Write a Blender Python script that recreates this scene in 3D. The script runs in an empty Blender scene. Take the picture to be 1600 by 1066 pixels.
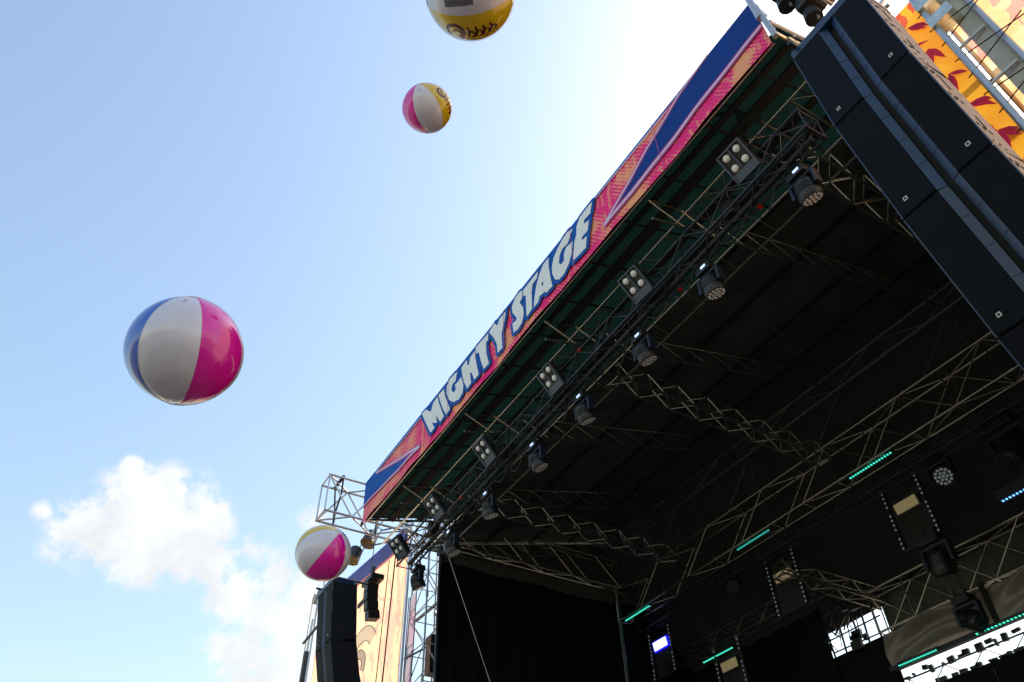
import bpy, bmesh, math, random
from mathutils import Vector, Matrix, noise as mnoise
random.seed(7)
rad = math.radians
scene = bpy.context.scene

# ------------------------------------------------------------------ camera
# metres; x runs along the stage front (to the right), y into the stage, z up.
# The photographer's eye is the origin, the ground lies 1.6 m below it.
GZ = -1.6
cam_d = bpy.data.cameras.new('camera')
cam = bpy.data.objects.new('camera', cam_d)
scene.collection.objects.link(cam)
scene.camera = cam
CR = Matrix(((0.50623187, 0.60137294, 0.61812611),
             (0.86210965, -0.33437695, -0.38073482),
             (-0.02227649, 0.72563258, -0.68772168)))
cam.matrix_world = CR.to_4x4()
cam_d.sensor_width = 36.0
cam_d.lens = 27.336
cam_d.clip_start = 0.05
cam_d.clip_end = 5000

# ------------------------------------------------------------------ light
SUN_AZ, SUN_EL = 91.0, 46.0          # azimuth counted from +x towards +y
sd = Vector((math.cos(rad(SUN_AZ)) * math.cos(rad(SUN_EL)), math.sin(rad(SUN_AZ)) * math.cos(rad(SUN_EL)), math.sin(rad(SUN_EL))))
sun_d = bpy.data.lights.new('sun', 'SUN')
sun_d.energy = 4.5
sun_d.angle = rad(0.53)
sun_d.color = (1.0, 0.94, 0.85)
sun = bpy.data.objects.new('sun', sun_d)
scene.collection.objects.link(sun)
sun.rotation_euler = (-sd).to_track_quat('-Z', 'Y').to_euler()

world = bpy.data.worlds.new('World')
scene.world = world
world.use_nodes = True
wn = world.node_tree.nodes
wl = world.node_tree.links
wn.clear()
w_out = wn.new('ShaderNodeOutputWorld')
w_bg = wn.new('ShaderNodeBackground')
w_bg.inputs['Strength'].default_value = 0.14
sky = wn.new('ShaderNodeTexSky')
sky.sky_type = 'NISHITA'
sky.sun_disc = False
sky.sun_elevation = rad(SUN_EL)
sky.sun_rotation = rad(90.0 - SUN_AZ)
sky.altitude = 100
sky.air_density = 1.75
sky.dust_density = 1.9
sky.ozone_density = 0.8
wl.new(w_bg.outputs[0], w_out.inputs[0])
# the cumulus bank that stands low beyond the left end of the stage
w_tc = wn.new('ShaderNodeTexCoord')
def wmath(op, a, b=None, c=None):
    n = wn.new('ShaderNodeMath'); n.operation = op
    for i, v in enumerate((a, b, c)):
        if v is None: continue
        if isinstance(v, (int, float)): n.inputs[i].default_value = v
        else: wl.new(v, n.inputs[i])
    return n.outputs[0]
def wnoise(scale, detail, rough):
    n = wn.new('ShaderNodeTexNoise'); n.inputs['Scale'].default_value = scale
    n.inputs['Detail'].default_value = detail; n.inputs['Roughness'].default_value = rough
    wl.new(w_tc.outputs['Generated'], n.inputs['Vector']); return n
n1 = wnoise(11.0, 9, 0.62)
n2 = wnoise(42.0, 8, 0.68)
n3 = wnoise(16.0, 6, 0.6)
CLOUD = [  # direction, radius, weight
    ((-0.8774, 0.0231, 0.4791), 0.042, 1),
    ((-0.8735, 0.0650, 0.4824), 0.05, 1),
    ((-0.8774, 0.1005, 0.4691), 0.042, 1),
    ((-0.8906, -0.0008, 0.4548), 0.042, 0.9),
    ((-0.8989, -0.0214, 0.4377), 0.03, 0.8),
    ((-0.8921, 0.0560, 0.4483), 0.045, 1),
    ((-0.8905, 0.0992, 0.4441), 0.035, 0.8),
    ((-0.8576, 0.0129, 0.5141), 0.014, 1),
    ((-0.8878, -0.0565, 0.4568), 0.012, 0.5),
    ((-0.8881, -0.0514, 0.4568), 0.01, 0.6),
    ((-0.8662, 0.0304, 0.4987), 0.026, 1),
    ((-0.8861, 0.1388, 0.4422), 0.032, 0.8),
    ((-0.8726, 0.1731, 0.4567), 0.024, 0.7),
    ((-0.8740, 0.1993, 0.4432), 0.03, 0.6),
    ((-0.8953, 0.1666, 0.4131), 0.042, 0.8),
    ((-0.8957, 0.2000, 0.3971), 0.05, 0.75),
    ((-0.9185, 0.1673, 0.3583), 0.028, 0.7),
    ((-0.9126, 0.2069, 0.3526), 0.055, 0.8),
    ((-0.8991, 0.2370, 0.3679), 0.065, 0.8),
    ((-0.9049, 0.2596, 0.3374), 0.09, 0.9),
    ((-0.8791, 0.2464, 0.4080), 0.05, 0.65),
    ((-0.8611, 0.1198, 0.4941), 0.012, 0.7),
    ((-0.8384, 0.2253, 0.4963), 0.02, 0.6),
]
acc = None
for d, r, wgt in CLOUD:
    vm = wn.new('ShaderNodeVectorMath'); vm.operation = 'DISTANCE'
    wl.new(w_tc.outputs['Generated'], vm.inputs[0]); vm.inputs[1].default_value = Vector(d).normalized()
    t = wmath('SUBTRACT', 1.0, wmath('DIVIDE', vm.outputs['Value'], r * 1.45))
    t = wmath('MULTIPLY', wmath('MAXIMUM', t, 0.0), wgt)
    acc = t if acc is None else wmath('MAXIMUM', acc, t)
nz = wmath('ADD', wmath('MULTIPLY', n1.outputs['Fac'], 1.1), wmath('MULTIPLY', n2.outputs['Fac'], 1.0))
dens = wmath('ADD', acc, wmath('MULTIPLY', wmath('SUBTRACT', nz, 1.0), wmath('MULTIPLY', wmath('MINIMUM', acc, 0.4), 4.0)))
mr = wn.new('ShaderNodeMapRange'); mr.interpolation_type = 'SMOOTHSTEP'
wl.new(dens, mr.inputs['Value']); mr.inputs['From Min'].default_value = 0.10; mr.inputs['From Max'].default_value = 0.72; mr.inputs['To Max'].default_value = 0.96
shade = wn.new('ShaderNodeMapRange'); wl.new(n3.outputs['Fac'], shade.inputs['Value'])
shade.inputs['From Min'].default_value = 0.35; shade.inputs['From Max'].default_value = 0.62; shade.inputs['To Min'].default_value = 3.6; shade.inputs['To Max'].default_value = 4.3
ccol = wn.new('ShaderNodeCombineColor')
for i in range(3): wl.new(wmath('MULTIPLY', shade.outputs[0], (0.985, 1.0, 1.015)[i]), ccol.inputs[i])
mixw = wn.new('ShaderNodeMixRGB')
wl.new(mr.outputs[0], mixw.inputs['Fac']); wl.new(sky.outputs[0], mixw.inputs['Color1']); wl.new(ccol.outputs[0], mixw.inputs['Color2'])
wl.new(mixw.outputs[0], w_bg.inputs['Color'])

scene.view_settings.view_transform = 'Standard'
scene.view_settings.look = 'None'
scene.view_settings.exposure = 0.82
scene.view_settings.gamma = 1.0
scene.render.engine = 'CYCLES'
scene.cycles.use_denoising = True
scene.cycles.max_bounces = 8

# ------------------------------------------------------------------ helpers
COL = scene.collection
def mat(name, col, rough=0.6, metal=0.0, var=0.0, vscale=6.0, bump=0.0, bscale=40.0, emit=None, estr=0.0, trans=0.0, tcol=None, coat=0.0, spec=0.5):
    m = bpy.data.materials.new(name); m.use_nodes = True
    nt = m.node_tree; b = nt.nodes['Principled BSDF']
    b.inputs['Base Color'].default_value = (*col, 1); b.inputs['Roughness'].default_value = rough
    b.inputs['Metallic'].default_value = metal; b.inputs['Coat Weight'].default_value = coat
    b.inputs['Specular IOR Level'].default_value = spec
    if emit: b.inputs['Emission Color'].default_value = (*emit, 1); b.inputs['Emission Strength'].default_value = estr
    tc = nt.nodes.new('ShaderNodeTexCoord')
    if var > 0:
        n = nt.nodes.new('ShaderNodeTexNoise'); n.inputs['Scale'].default_value = vscale; n.inputs['Detail'].default_value = 6
        n.inputs['Roughness'].default_value = 0.65
        nt.links.new(tc.outputs['Object'], n.inputs['Vector'])
        r = nt.nodes.new('ShaderNodeMapRange'); r.inputs['From Min'].default_value = 0.3; r.inputs['From Max'].default_value = 0.7
        r.inputs['To Min'].default_value = 1 - var; r.inputs['To Max'].default_value = 1 + var
        nt.links.new(n.outputs['Fac'], r.inputs['Value'])
        mx = nt.nodes.new('ShaderNodeVectorMath'); mx.operation = 'SCALE'; mx.inputs[0].default_value = col
        nt.links.new(r.outputs[0], mx.inputs['Scale']); nt.links.new(mx.outputs[0], b.inputs['Base Color'])
        r2 = nt.nodes.new('ShaderNodeMapRange'); r2.inputs['To Min'].default_value = max(0.05, rough - 0.12); r2.inputs['To Max'].default_value = min(1, rough + 0.12)
        nt.links.new(n.outputs['Fac'], r2.inputs['Value']); nt.links.new(r2.outputs[0], b.inputs['Roughness'])
    if bump > 0:
        n = nt.nodes.new('ShaderNodeTexNoise'); n.inputs['Scale'].default_value = bscale; n.inputs['Detail'].default_value = 4
        nt.links.new(tc.outputs['Object'], n.inputs['Vector'])
        bp = nt.nodes.new('ShaderNodeBump'); bp.inputs['Strength'].default_value = bump; bp.inputs['Distance'].default_value = 0.02
        nt.links.new(n.outputs['Fac'], bp.inputs['Height']); nt.links.new(bp.outputs[0], b.inputs['Normal'])
    if trans > 0:
        tr = nt.nodes.new('ShaderNodeBsdfTranslucent'); tr.inputs['Color'].default_value = (*(tcol or col), 1)
        ms = nt.nodes.new('ShaderNodeMixShader'); ms.inputs[0].default_value = trans
        out = nt.nodes['Material Output']
        nt.links.new(b.outputs[0], ms.inputs[1]); nt.links.new(tr.outputs[0], ms.inputs[2]); nt.links.new(ms.outputs[0], out.inputs['Surface'])
    return m

M = {}
M['alu'] = mat('aluminium', (0.74, 0.70, 0.58), 0.24, 1.0, 0.2, 9)  # lit copy of the aluminium, warm light put into the base colour
M['alu_bright'] = mat('clean_aluminium', (0.46, 0.48, 0.50), 0.36, 0.7, 0.15, 9)
M['alu_dim'] = mat('shaded_aluminium', (0.50, 0.47, 0.39), 0.26, 1.0, 0.25, 9)  # same aluminium darkened: shade on the rear trusses put into the colour
M['alu_green'] = mat('shaded_green_aluminium', (0.15, 0.19, 0.165), 0.40, 0.7, 0.2, 9)  # shaded copy for members that catch little light, dim and greenish
M['blacktruss'] = mat('black_painted_steel', (0.016, 0.022, 0.034), 0.35, 0.0, 0.3, 12)  # blue tint in the base imitates bluish highlights on the truss
M['black'] = mat('black_plastic', (0.012, 0.012, 0.014), 0.45, 0.0, 0.3, 20)
M['rubber'] = mat('cable_rubber', (0.012, 0.012, 0.012), 0.6)
M['grille'] = mat('speaker_grille', (0.0035, 0.0045, 0.0075), 0.6, 0.0, 0.3, 5, 0.12, 260, spec=0.10)
M['flare'] = mat('sky_tinted_satin_black', (0.009, 0.028, 0.078), 0.34, 0.0, 0.2, 10)  # blue in the base stands in for reflected sky
M['headblue'] = mat('blue_black_casing', (0.010, 0.016, 0.032), 0.38, 0.0, 0.2, 20)
M['cabside'] = mat('brown_cabinet_side', (0.40, 0.33, 0.295), 0.75, 0.0, 0.25, 7, 0.15, 90)  # lighter brown side, used on the near array only
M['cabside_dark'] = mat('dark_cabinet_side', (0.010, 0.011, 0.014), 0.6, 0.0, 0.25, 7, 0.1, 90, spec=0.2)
M['hole'] = mat('dark_hole', (0.008, 0.007, 0.007), 0.8)
M['badge'] = mat('badge_white', (0.55, 0.53, 0.48), 0.5)
M['tarp'] = mat('charcoal_roof_tarp', (0.085, 0.090, 0.080), 0.7, 0.0, 0.35, 1.4, 0.3, 3.0, spec=0.15)
M['tarp_front'] = mat('dark_green_roof_tarp', (0.018, 0.026, 0.022), 0.65, 0.0, 0.35, 1.6, 0.35, 3.0, trans=0.5, tcol=(0.0032, 0.0112, 0.0090), spec=0.2)
M['tarp_rear'] = mat('grey_rear_tarp', (0.022, 0.0215, 0.020), 0.8, 0.0, 0.3, 1.0, 0.35, 2.0, trans=0.3, tcol=(0.0016, 0.0016, 0.0015), spec=0.1)
M['drape'] = mat('black_stage_drape', (0.008, 0.008, 0.009), 0.9, spec=0.15)
M['valance'] = mat('grey_valance', (0.085, 0.082, 0.072), 0.8, 0.0, 0.25, 5, 0.2, 12)
M['silk'] = mat('taupe_rear_drape', (0.22, 0.205, 0.18), 0.36, 0.0, 0.2, 3, trans=0.2, tcol=(0.10, 0.08, 0.06))
M['webbing'] = mat('dark_webbing', (0.008, 0.009, 0.009), 0.8)
M['lamp'] = mat('lamp_glass', (0.80, 0.79, 0.74), 0.25, 0.0, 0.08, 60, coat=0.3)  # white base stands in for skylight caught by the lamps
M['lens'] = mat('sky_white_lens', (0.93, 0.91, 0.92), 0.15, 0.0, coat=0.5)  # opaque white imitates bright reflections in the lenses
M['steelblue'] = mat('blue_grey_steel', (0.085, 0.115, 0.16), 0.35, 0.4, 0.15, 12)
M['red'] = mat('red_tag', (0.5, 0.02, 0.02), 0.5)
M['display'] = mat('lit_display', (0.4, 0.5, 0.8), 0.4, emit=(0.45, 0.6, 1.0), estr=0.9)
M['green_led'] = mat('green_led', (0.02, 0.2, 0.15), 0.4, emit=(0.05, 0.85, 0.60), estr=0.75)
M['green_led_dim'] = mat('green_led_dim', (0.02, 0.1, 0.1), 0.4, emit=(0.05, 0.75, 0.62), estr=0.45)
M['blue_led'] = mat('blue_led', (0.05, 0.1, 0.2), 0.4, emit=(0.15, 0.45, 1.0), estr=1.2)
M['white_led'] = mat('white_pixel_led', (0.3, 0.32, 0.34), 0.4, emit=(0.75, 0.85, 0.9), estr=0.05)
M['blue_panel'] = mat('lit_blue_white_panel', (0.6, 0.7, 1.0), 0.4, emit=(0.55, 0.62, 1.0), estr=1.8)
M['blue_rim'] = mat('lit_blue_rim', (0.0, 0.0, 0.4), 0.4, emit=(0.01, 0.01, 1.0), estr=0.9)
M['beige'] = mat('beige_strobe_panel', (0.42, 0.34, 0.19), 0.5, emit=(0.42, 0.33, 0.17), estr=0.15)  # slight emission lifts the unlit panel out of the dark
M['canvas'] = mat('grey_canvas', (0.42, 0.42, 0.38), 0.8, 0.0, 0.15, 4, 0.2, 20)
M['bolt'] = mat('zinc_bolt', (0.5, 0.5, 0.5), 0.35, 0.9)
M['amber'] = mat('amber_reflector', (0.55, 0.40, 0.12), 0.3, 0.5)
M['navy_cloth'] = mat('navy_print', (0.002, 0.042, 0.25), 0.7, 0.0, 0.12, 2.5, 0.1, 5, spec=0.15)
M['royal_cloth'] = mat('royal_blue_print', (0.006, 0.095, 0.42), 0.7, 0.0, 0.15, 2.5, 0.1, 5, spec=0.15)
M['letter'] = mat('off_white_print', (0.80, 0.82, 0.80), 0.6, 0.0, 0.05, 3)
M['speck'] = mat('ink_speck', (0.10, 0.11, 0.17), 0.7)
M['whiteline'] = mat('lilac_white_print', (0.74, 0.62, 0.78), 0.55)
M['orchid'] = mat('magenta_print', (0.52, 0.055, 0.28), 0.55)
M['deck'] = mat('black_stage_deck', (0.02, 0.02, 0.02), 0.7, 0.0, 0.3, 3)
M['ground'] = mat('dry_grass_ground', (0.16, 0.14, 0.105), 0.9, 0.0, 0.35, 0.6)

def set_props(o, label=None, cat=None, group=None, kind=None):
    if label: o['label'] = label
    if cat: o['category'] = cat
    if group: o['group'] = group
    if kind: o['kind'] = kind
    return o
def thing(name, label, cat, loc=(0, 0, 0), group=None):
    o = bpy.data.objects.new(name, None); o.empty_display_size = 0.2
    o.location = loc; COL.objects.link(o)
    return set_props(o, label, cat, group)
def wloc(o):
    v = Vector((0, 0, 0))
    while o is not None: v += Vector(o.location); o = o.parent
    return v
def add(name, me, parent=None, loc=None, rot=None):
    o = bpy.data.objects.new(name, me); COL.objects.link(o)
    if parent is not None: o.parent = parent
    if loc is not None: o.location = loc
    if rot is not None: o.rotation_euler = rot
    return o
def mesh_from(verts, faces, m, smooth=False, name='mesh'):
    me = bpy.data.meshes.new(name); me.from_pydata([tuple(v) for v in verts], [], faces)
    if m is not None: me.materials.append(m)
    if smooth:
        for p in me.polygons: p.use_smooth = True
    me.update(); return me
class MB:
    """collects boxes, tubes and polygons, in world coordinates, for ONE part"""
    def __init__(s): s.v = []; s.f = []
    def box(s, c, size, R=None):
        i = len(s.v); c = Vector(c); hx, hy, hz = (k / 2 for k in size)
        for dx, dy, dz in ((-1,-1,-1),(1,-1,-1),(1,1,-1),(-1,1,-1),(-1,-1,1),(1,-1,1),(1,1,1),(-1,1,1)):
            p = Vector((dx*hx, dy*hy, dz*hz)); s.v.append(c + (R @ p if R else p))
        s.f += [[i+a for a in q] for q in ((0,3,2,1),(4,5,6,7),(0,1,5,4),(1,2,6,5),(2,3,7,6),(3,0,4,7))]
        return s
    def tube(s, a, b, r, n=8, r2=None, cap=True):
        a, b = Vector(a), Vector(b); r2 = r if r2 is None else r2
        d = (b - a).normalized(); u = d.orthogonal().normalized(); w = d.cross(u); i = len(s.v)
        for p, q in ((a, r), (b, r2)):
            for k in range(n):
                t = 2 * math.pi * k / n; s.v.append(p + (u * math.cos(t) + w * math.sin(t)) * q)
        for k in range(n): s.f.append([i + k, i + (k + 1) % n, i + n + (k + 1) % n, i + n + k])
        if cap: s.f.append([i + k for k in reversed(range(n))]); s.f.append([i + n + k for k in range(n)])
        return s
    def path(s, pts, r, n=6):
        for a, b in zip(pts, pts[1:]): s.tube(a, b, r, n)
        return s
    def poly(s, pts):
        i = len(s.v); s.v += [Vector(p) for p in pts]; s.f.append(list(range(i, i + len(pts)))); return s
    def build(s, name, m, parent=None, smooth=False, bevel=0.0):
        off = wloc(parent) if parent is not None else Vector((0, 0, 0))
        me = mesh_from([v - off for v in s.v], s.f, m, smooth, name)
        if bevel > 0:
            bm = bmesh.new(); bm.from_mesh(me)
            bmesh.ops.bevel(bm, geom=list(bm.edges), offset=bevel, segments=2, affect='EDGES', profile=0.6)
            bm.to_mesh(me); bm.free()
        return add(name, me, parent)
_tube = {}
def tube_mesh(m):
    if m.name not in _tube:
        b = MB().tube((0, 0, 0), (0, 0, 1), 1.0, 8); me = mesh_from(b.v, b.f, m, False, 'tube')
        for p in me.polygons: p.use_smooth = len(p.vertices) == 4
        _tube[m.name] = me
    return _tube[m.name]
def rod(name, a, b, r, m, parent):
    """one straight tube as an object of its own (shared mesh data)"""
    a, b = Vector(a), Vector(b); off = wloc(parent)
    o = bpy.data.objects.new(name, tube_mesh(m)); COL.objects.link(o); o.parent = parent
    d = b - a
    o.location = a - off; o.rotation_mode = 'QUATERNION'; o.rotation_quaternion = d.to_track_quat('Z', 'Y')
    o.scale = (r, r, d.length)
    return o
def truss(name, label, group, p0, p1, w, h, bay, m, rc=0.025, rb=0.013, up=(0, 0, 1), posts=False, joined=False, faces=(0, 1, 2, 3), cat='truss', mb=None, spigots=True):
    """box truss on the centre line p0-p1; w across, h along up; each chord and each brace a part"""
    p0, p1, up = Vector(p0), Vector(p1), Vector(up)
    d = (p1 - p0); L = d.length; d.normalize()
    side = d.cross(up).normalized(); up = side.cross(d).normalized()
    t = thing(name, label, cat, p0, group)
    cs = [side * (sx * w / 2) + up * (sz * h / 2) for sx, sz in ((-1, -1), (1, -1), (1, 1), (-1, 1))]
    for c in cs: rod('chord', p0 + c, p1 + c, rc, m, t)
    n = max(2, round(L / bay)); mb = mb or m
    J = MB()
    def br(a, b):
        if joined: J.tube(a, b, rb, 6, cap=False)
        else: rod('brace', a, b, rb, mb, t)
    for fi in faces:
        c0, c1 = cs[fi], cs[(fi + 1) % 4]
        for k in range(n):
            a, b = p0 + d * (L * k / n), p0 + d * (L * (k + 1) / n)
            if (k + fi) % 2 == 0: br(a + c0, b + c1)
            else: br(a + c1, b + c0)
            if posts and k: br(a + c0, a + c1)
        if posts: br(p0 + c0, p0 + c1); br(p1 + c0, p1 + c1)
        else:
            br(p0 + d * 0.02 + c0, p0 + d * 0.02 + c1); br(p1 - d * 0.02 + c0, p1 - d * 0.02 + c1)
    if L > 6:
        for q in range(1, int(L / 2.4)):
            for c in cs: rod('coupler', p0 + c + d * (q * 2.4 - 0.07), p0 + c + d * (q * 2.4 + 0.07), rc * 1.5, m, t)
    if joined: set_props(J.build('lacing', mb, t, True), kind='stuff')
    return t

# ------------------------------------------------------------------ setting
g = MB().poly([(-600, -600, GZ), (600, -600, GZ), (600, 600, GZ), (-600, 600, GZ)]).build('ground', M['ground']); set_props(g, kind='structure')
sf = MB().box((-10.3, 14.2, GZ + 0.8), (20.5, 10.0, 1.6)).build('stage_floor', M['deck']); set_props(sf, kind='structure')
# ------------------------------------------------------------------ roof
XC = -10.3
def zr(y): return 12.02 + 0.2685 * (y - 9.27)          # underside of the tarp = top of the rafters
def wavy(x0, x1, y0, y1, zf, nx, ny, amp, seed, th=0.012):
    v, f = [], []
    for j in range(ny + 1):
        for i in range(nx + 1):
            x = x0 + (x1 - x0) * i / nx; y = y0 + (y1 - y0) * j / ny
            v.append(Vector((x, y, zf(y) + amp * min(1.0, abs(y - 15.95) / 0.8) * mnoise.noise(Vector((x * 0.55 + seed, y * 0.8, seed))))))
    for j in range(ny):
        for i in range(nx): a = j * (nx + 1) + i; f.append([a, a + 1, a + nx + 2, a + nx + 1])
    return v, f
roof = thing('stage_roof', 'dark pitched tarpaulin roof over the stage behind the printed fascia', 'roof', (XC, 9.3, zr(9.3)))
def sheet(name, v, f, m, parent):
    off = wloc(parent); me = mesh_from([p - off for p in v], f, m, True, name); return add(name, me, parent)
v, f = wavy(-20.3, -1.75, 9.1, 15.95, lambda y: zr(y) + 0.06, 40, 16, 0.05, 3.1)
sheet('main_tarp', v, f, M['tarp'], roof)['label'] = 'black tarpaulin over the back of the stage'
v, f = wavy(-18.25, -2.35, 6.25, 9.3, lambda y: zr(y) + 0.06, 40, 10, 0.04, 9.4)
sheet('front_tarp', v, f, M['tarp_front'], roof)['label'] = 'dark green tarpaulin strip behind the printed fascia'
v, f = wavy(-20.3, -1.75, 15.95, 19.5, lambda y: zr(15.95) + 0.06 - (y - 15.95) * (4.25 / 3.25), 40, 10, 0.06, 5.2)
sheet('rear_tarp', v, f, M['tarp_rear'], roof)['label'] = 'greyish rear slope of the roof'
for y, w_ in ((6.62, 0.10), (7.05, 0.20), (7.9, 0.12), (8.5, 0.2)):
    MB().box((XC, y, zr(y) + 0.0), (15.9, w_, 0.05)).build('purlin', M['webbing'], roof)
for y in (10.9, 12.6, 14.2):
    MB().box((XC, y, zr(y) + 0.0), (18.9, 0.10, 0.05)).build('purlin', M['webbing'], roof)
for k in range(14):
    x = -17.6 + k * 1.12; MB().tube((x, 6.3, zr(6.3) + 0.01), (x + 0.12, 9.2, zr(9.2) + 0.01), 0.022, 6).build('tarp_seam', M['webbing'], roof)
for x in (-2.42, -18.2):     # rails that close the ends of the front canopy
    rod('edge_rail', (x, 6.25, zr(6.25) + 0.35), (x, 9.3, zr(9.3) + 0.75), 0.045, M['alu_bright'], roof)
    rod('edge_rail', (x, 6.25, zr(6.25) + 0.0), (x, 9.3, zr(9.3) - 0.06), 0.035, M['alu'], roof)
    for k in range(4):
        y = 6.5 + k * 0.75; rod('edge_strut', (x, y, zr(y)), (x, y + 0.4, zr(y + 0.4) + 0.42), 0.02, M['alu_bright'], roof)
# two silver tubes standing out at the right end of the fascia
rod('end_pole', (-2.42, 6.10, 11.95), (-2.37, 6.10, 10.85), 0.045, M['alu_bright'], roof)
rod('end_pole', (-2.46, 6.08, 12.6), (-2.43, 6.08, 11.55), 0.055, M['alu_bright'], roof)
MB().box((-2.43, 6.14, 11.72), (0.12, 0.14, 0.14)).build('pole_clamp', M['bolt'], roof)

# rafters rising from the fascia to the ridge
RAFT = [(-2.38, 'rightmost, next to the near speaker array'), (-5.8, 'second from the right'), (-9.27, 'third from the right'), (-12.75, 'fourth from the right'), (-16.2, 'fifth from the right, near the left speaker array'), (-19.6, 'leftmost, above the left side drape')]
for x, w in RAFT:
    y0 = 6.5 if x > -19 else 9.3
    t = thing('rafter', 'sloping aluminium roof rafter under the tarpaulin, ' + w, 'rafter', (x, y0, zr(y0)), 'sloping roof rafters')
    a, b = Vector((x, y0, zr(y0) - 0.03)), Vector((x, 15.9, zr(15.9) - 0.03)); dn = Vector((0, 0.0, -0.52))
    rod('chord', a, b, 0.022, M['alu'], t); rod('chord', a + dn, b + dn, 0.022, M['alu_green'], t)
    n = round((b - a).length / 0.82)
    for k in range(n):
        p, q = a.lerp(b, k / n), a.lerp(b, (k + 1) / n)
        rod('brace', p, q + dn, 0.015, M['alu'], t)
        if k % 3 == 2: rod('brace', p, p + dn, 0.012, M['alu_green'], t)

# flat girder in the roof slope just behind the fascia
t = thing('eave_girder', 'flat lattice girder in the roof slope above the black lighting truss', 'truss', (XC, 8.3, zr(8.3) - 0.1))
ya, yb = 7.40, 8.86; za, zb = zr(ya) - 0.06, 11.50
for k in range(3):
    pass
rod('chord', (-19.6, ya, za), (-2.0, ya, za), 0.030, M['alu'], t)
rod('chord', (-19.6, yb, zb + 0.18), (-2.0, yb, zb + 0.18), 0.034, M['alu'], t)
rod('chord', (-19.6, yb + 0.45, zb + 0.10), (-2.0, yb + 0.45, zb + 0.10), 0.030, M['alu_green'], t)
nn = 16
for k in range(nn + 1):
    x = -19.4 + 17.3 * k / nn
    rod('brace', (x, ya, za), (x - 0.06, yb, zb + 0.18), 0.020, M['alu_green'], t)
    rod('brace', (x, yb, zb + 0.18), (x, yb + 0.45, zb + 0.10), 0.014, M['alu'], t)
    if k < nn:
        x2 = x + 17.3 / nn
        rod('brace', (x, ya, za), (x2, yb, zb + 0.18), 0.013, M['alu_green'], t) if k % 2 else rod('brace', (x2, ya, za), (x, yb, zb + 0.18), 0.013, M['alu_green'], t)

# level box trusses running from front to back
for x, y0, lab in ((-3.96, 6.45, 'level box truss running back from the right end of the fascia'), (-10.42, 9.1, 'level box truss running back over the middle of the stage'), (-16.62, 9.1, 'level box truss running back over the left of the stage')):
    truss('box_truss', lab, 'level box trusses', (x, y0, 11.80), (x, 16.0, 11.80), 0.42, 0.42, 0.46, M['alu_green'], 0.028, 0.018, mb=M['alu'])
# ridge truss, rear truss and the bars between
t = truss('ridge_truss', 'thin truss along the roof ridge above the rear truss', None, (-19.6, 15.9, 13.5), (-2.0, 15.9, 13.5), 0.04, 0.56, 1.5, M['alu_green'], 0.026, 0.016, faces=(1,))
truss('rear_truss', 'tall truss across the back of the stage above the green light strips', None, (-19.7, 16.2, 11.44), (-2.0, 16.2, 11.44), 0.5, 1.1, 1.22, M['alu_dim'], 0.03, 0.019, posts=True)
for x in (-5.8, -9.27, -12.75, -16.2):
    p = thing('ridge_post', 'slim post between rear truss and ridge at the rafter %s' % {-5.8: 'second from the right', -9.27: 'third from the right', -12.75: 'fourth from the right', -16.2: 'fifth from the right'}[x], 'post', (x, 15.95, 12.0), 'ridge posts')
    rod('post', (x, 15.95, 12.0), (x, 15.95, 13.3), 0.03, M['alu_green'], p)
    rod('stay', (x + 0.1, 15.97, 13.3), (x - 0.25, 16.0, 12.0), 0.012, M['alu_green'], p)
    rod('stay', (x, 15.97, 13.2), (x - 1.3, 16.0, 12.05), 0.012, M['alu_green'], p)
    for s in (-0.35, 0.35):
        MB().box((x + s * 0.3 + 0.1, 16.0, 12.05), (0.5, 0.06, 0.05)).build('splice', M['alu'], p)
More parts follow.
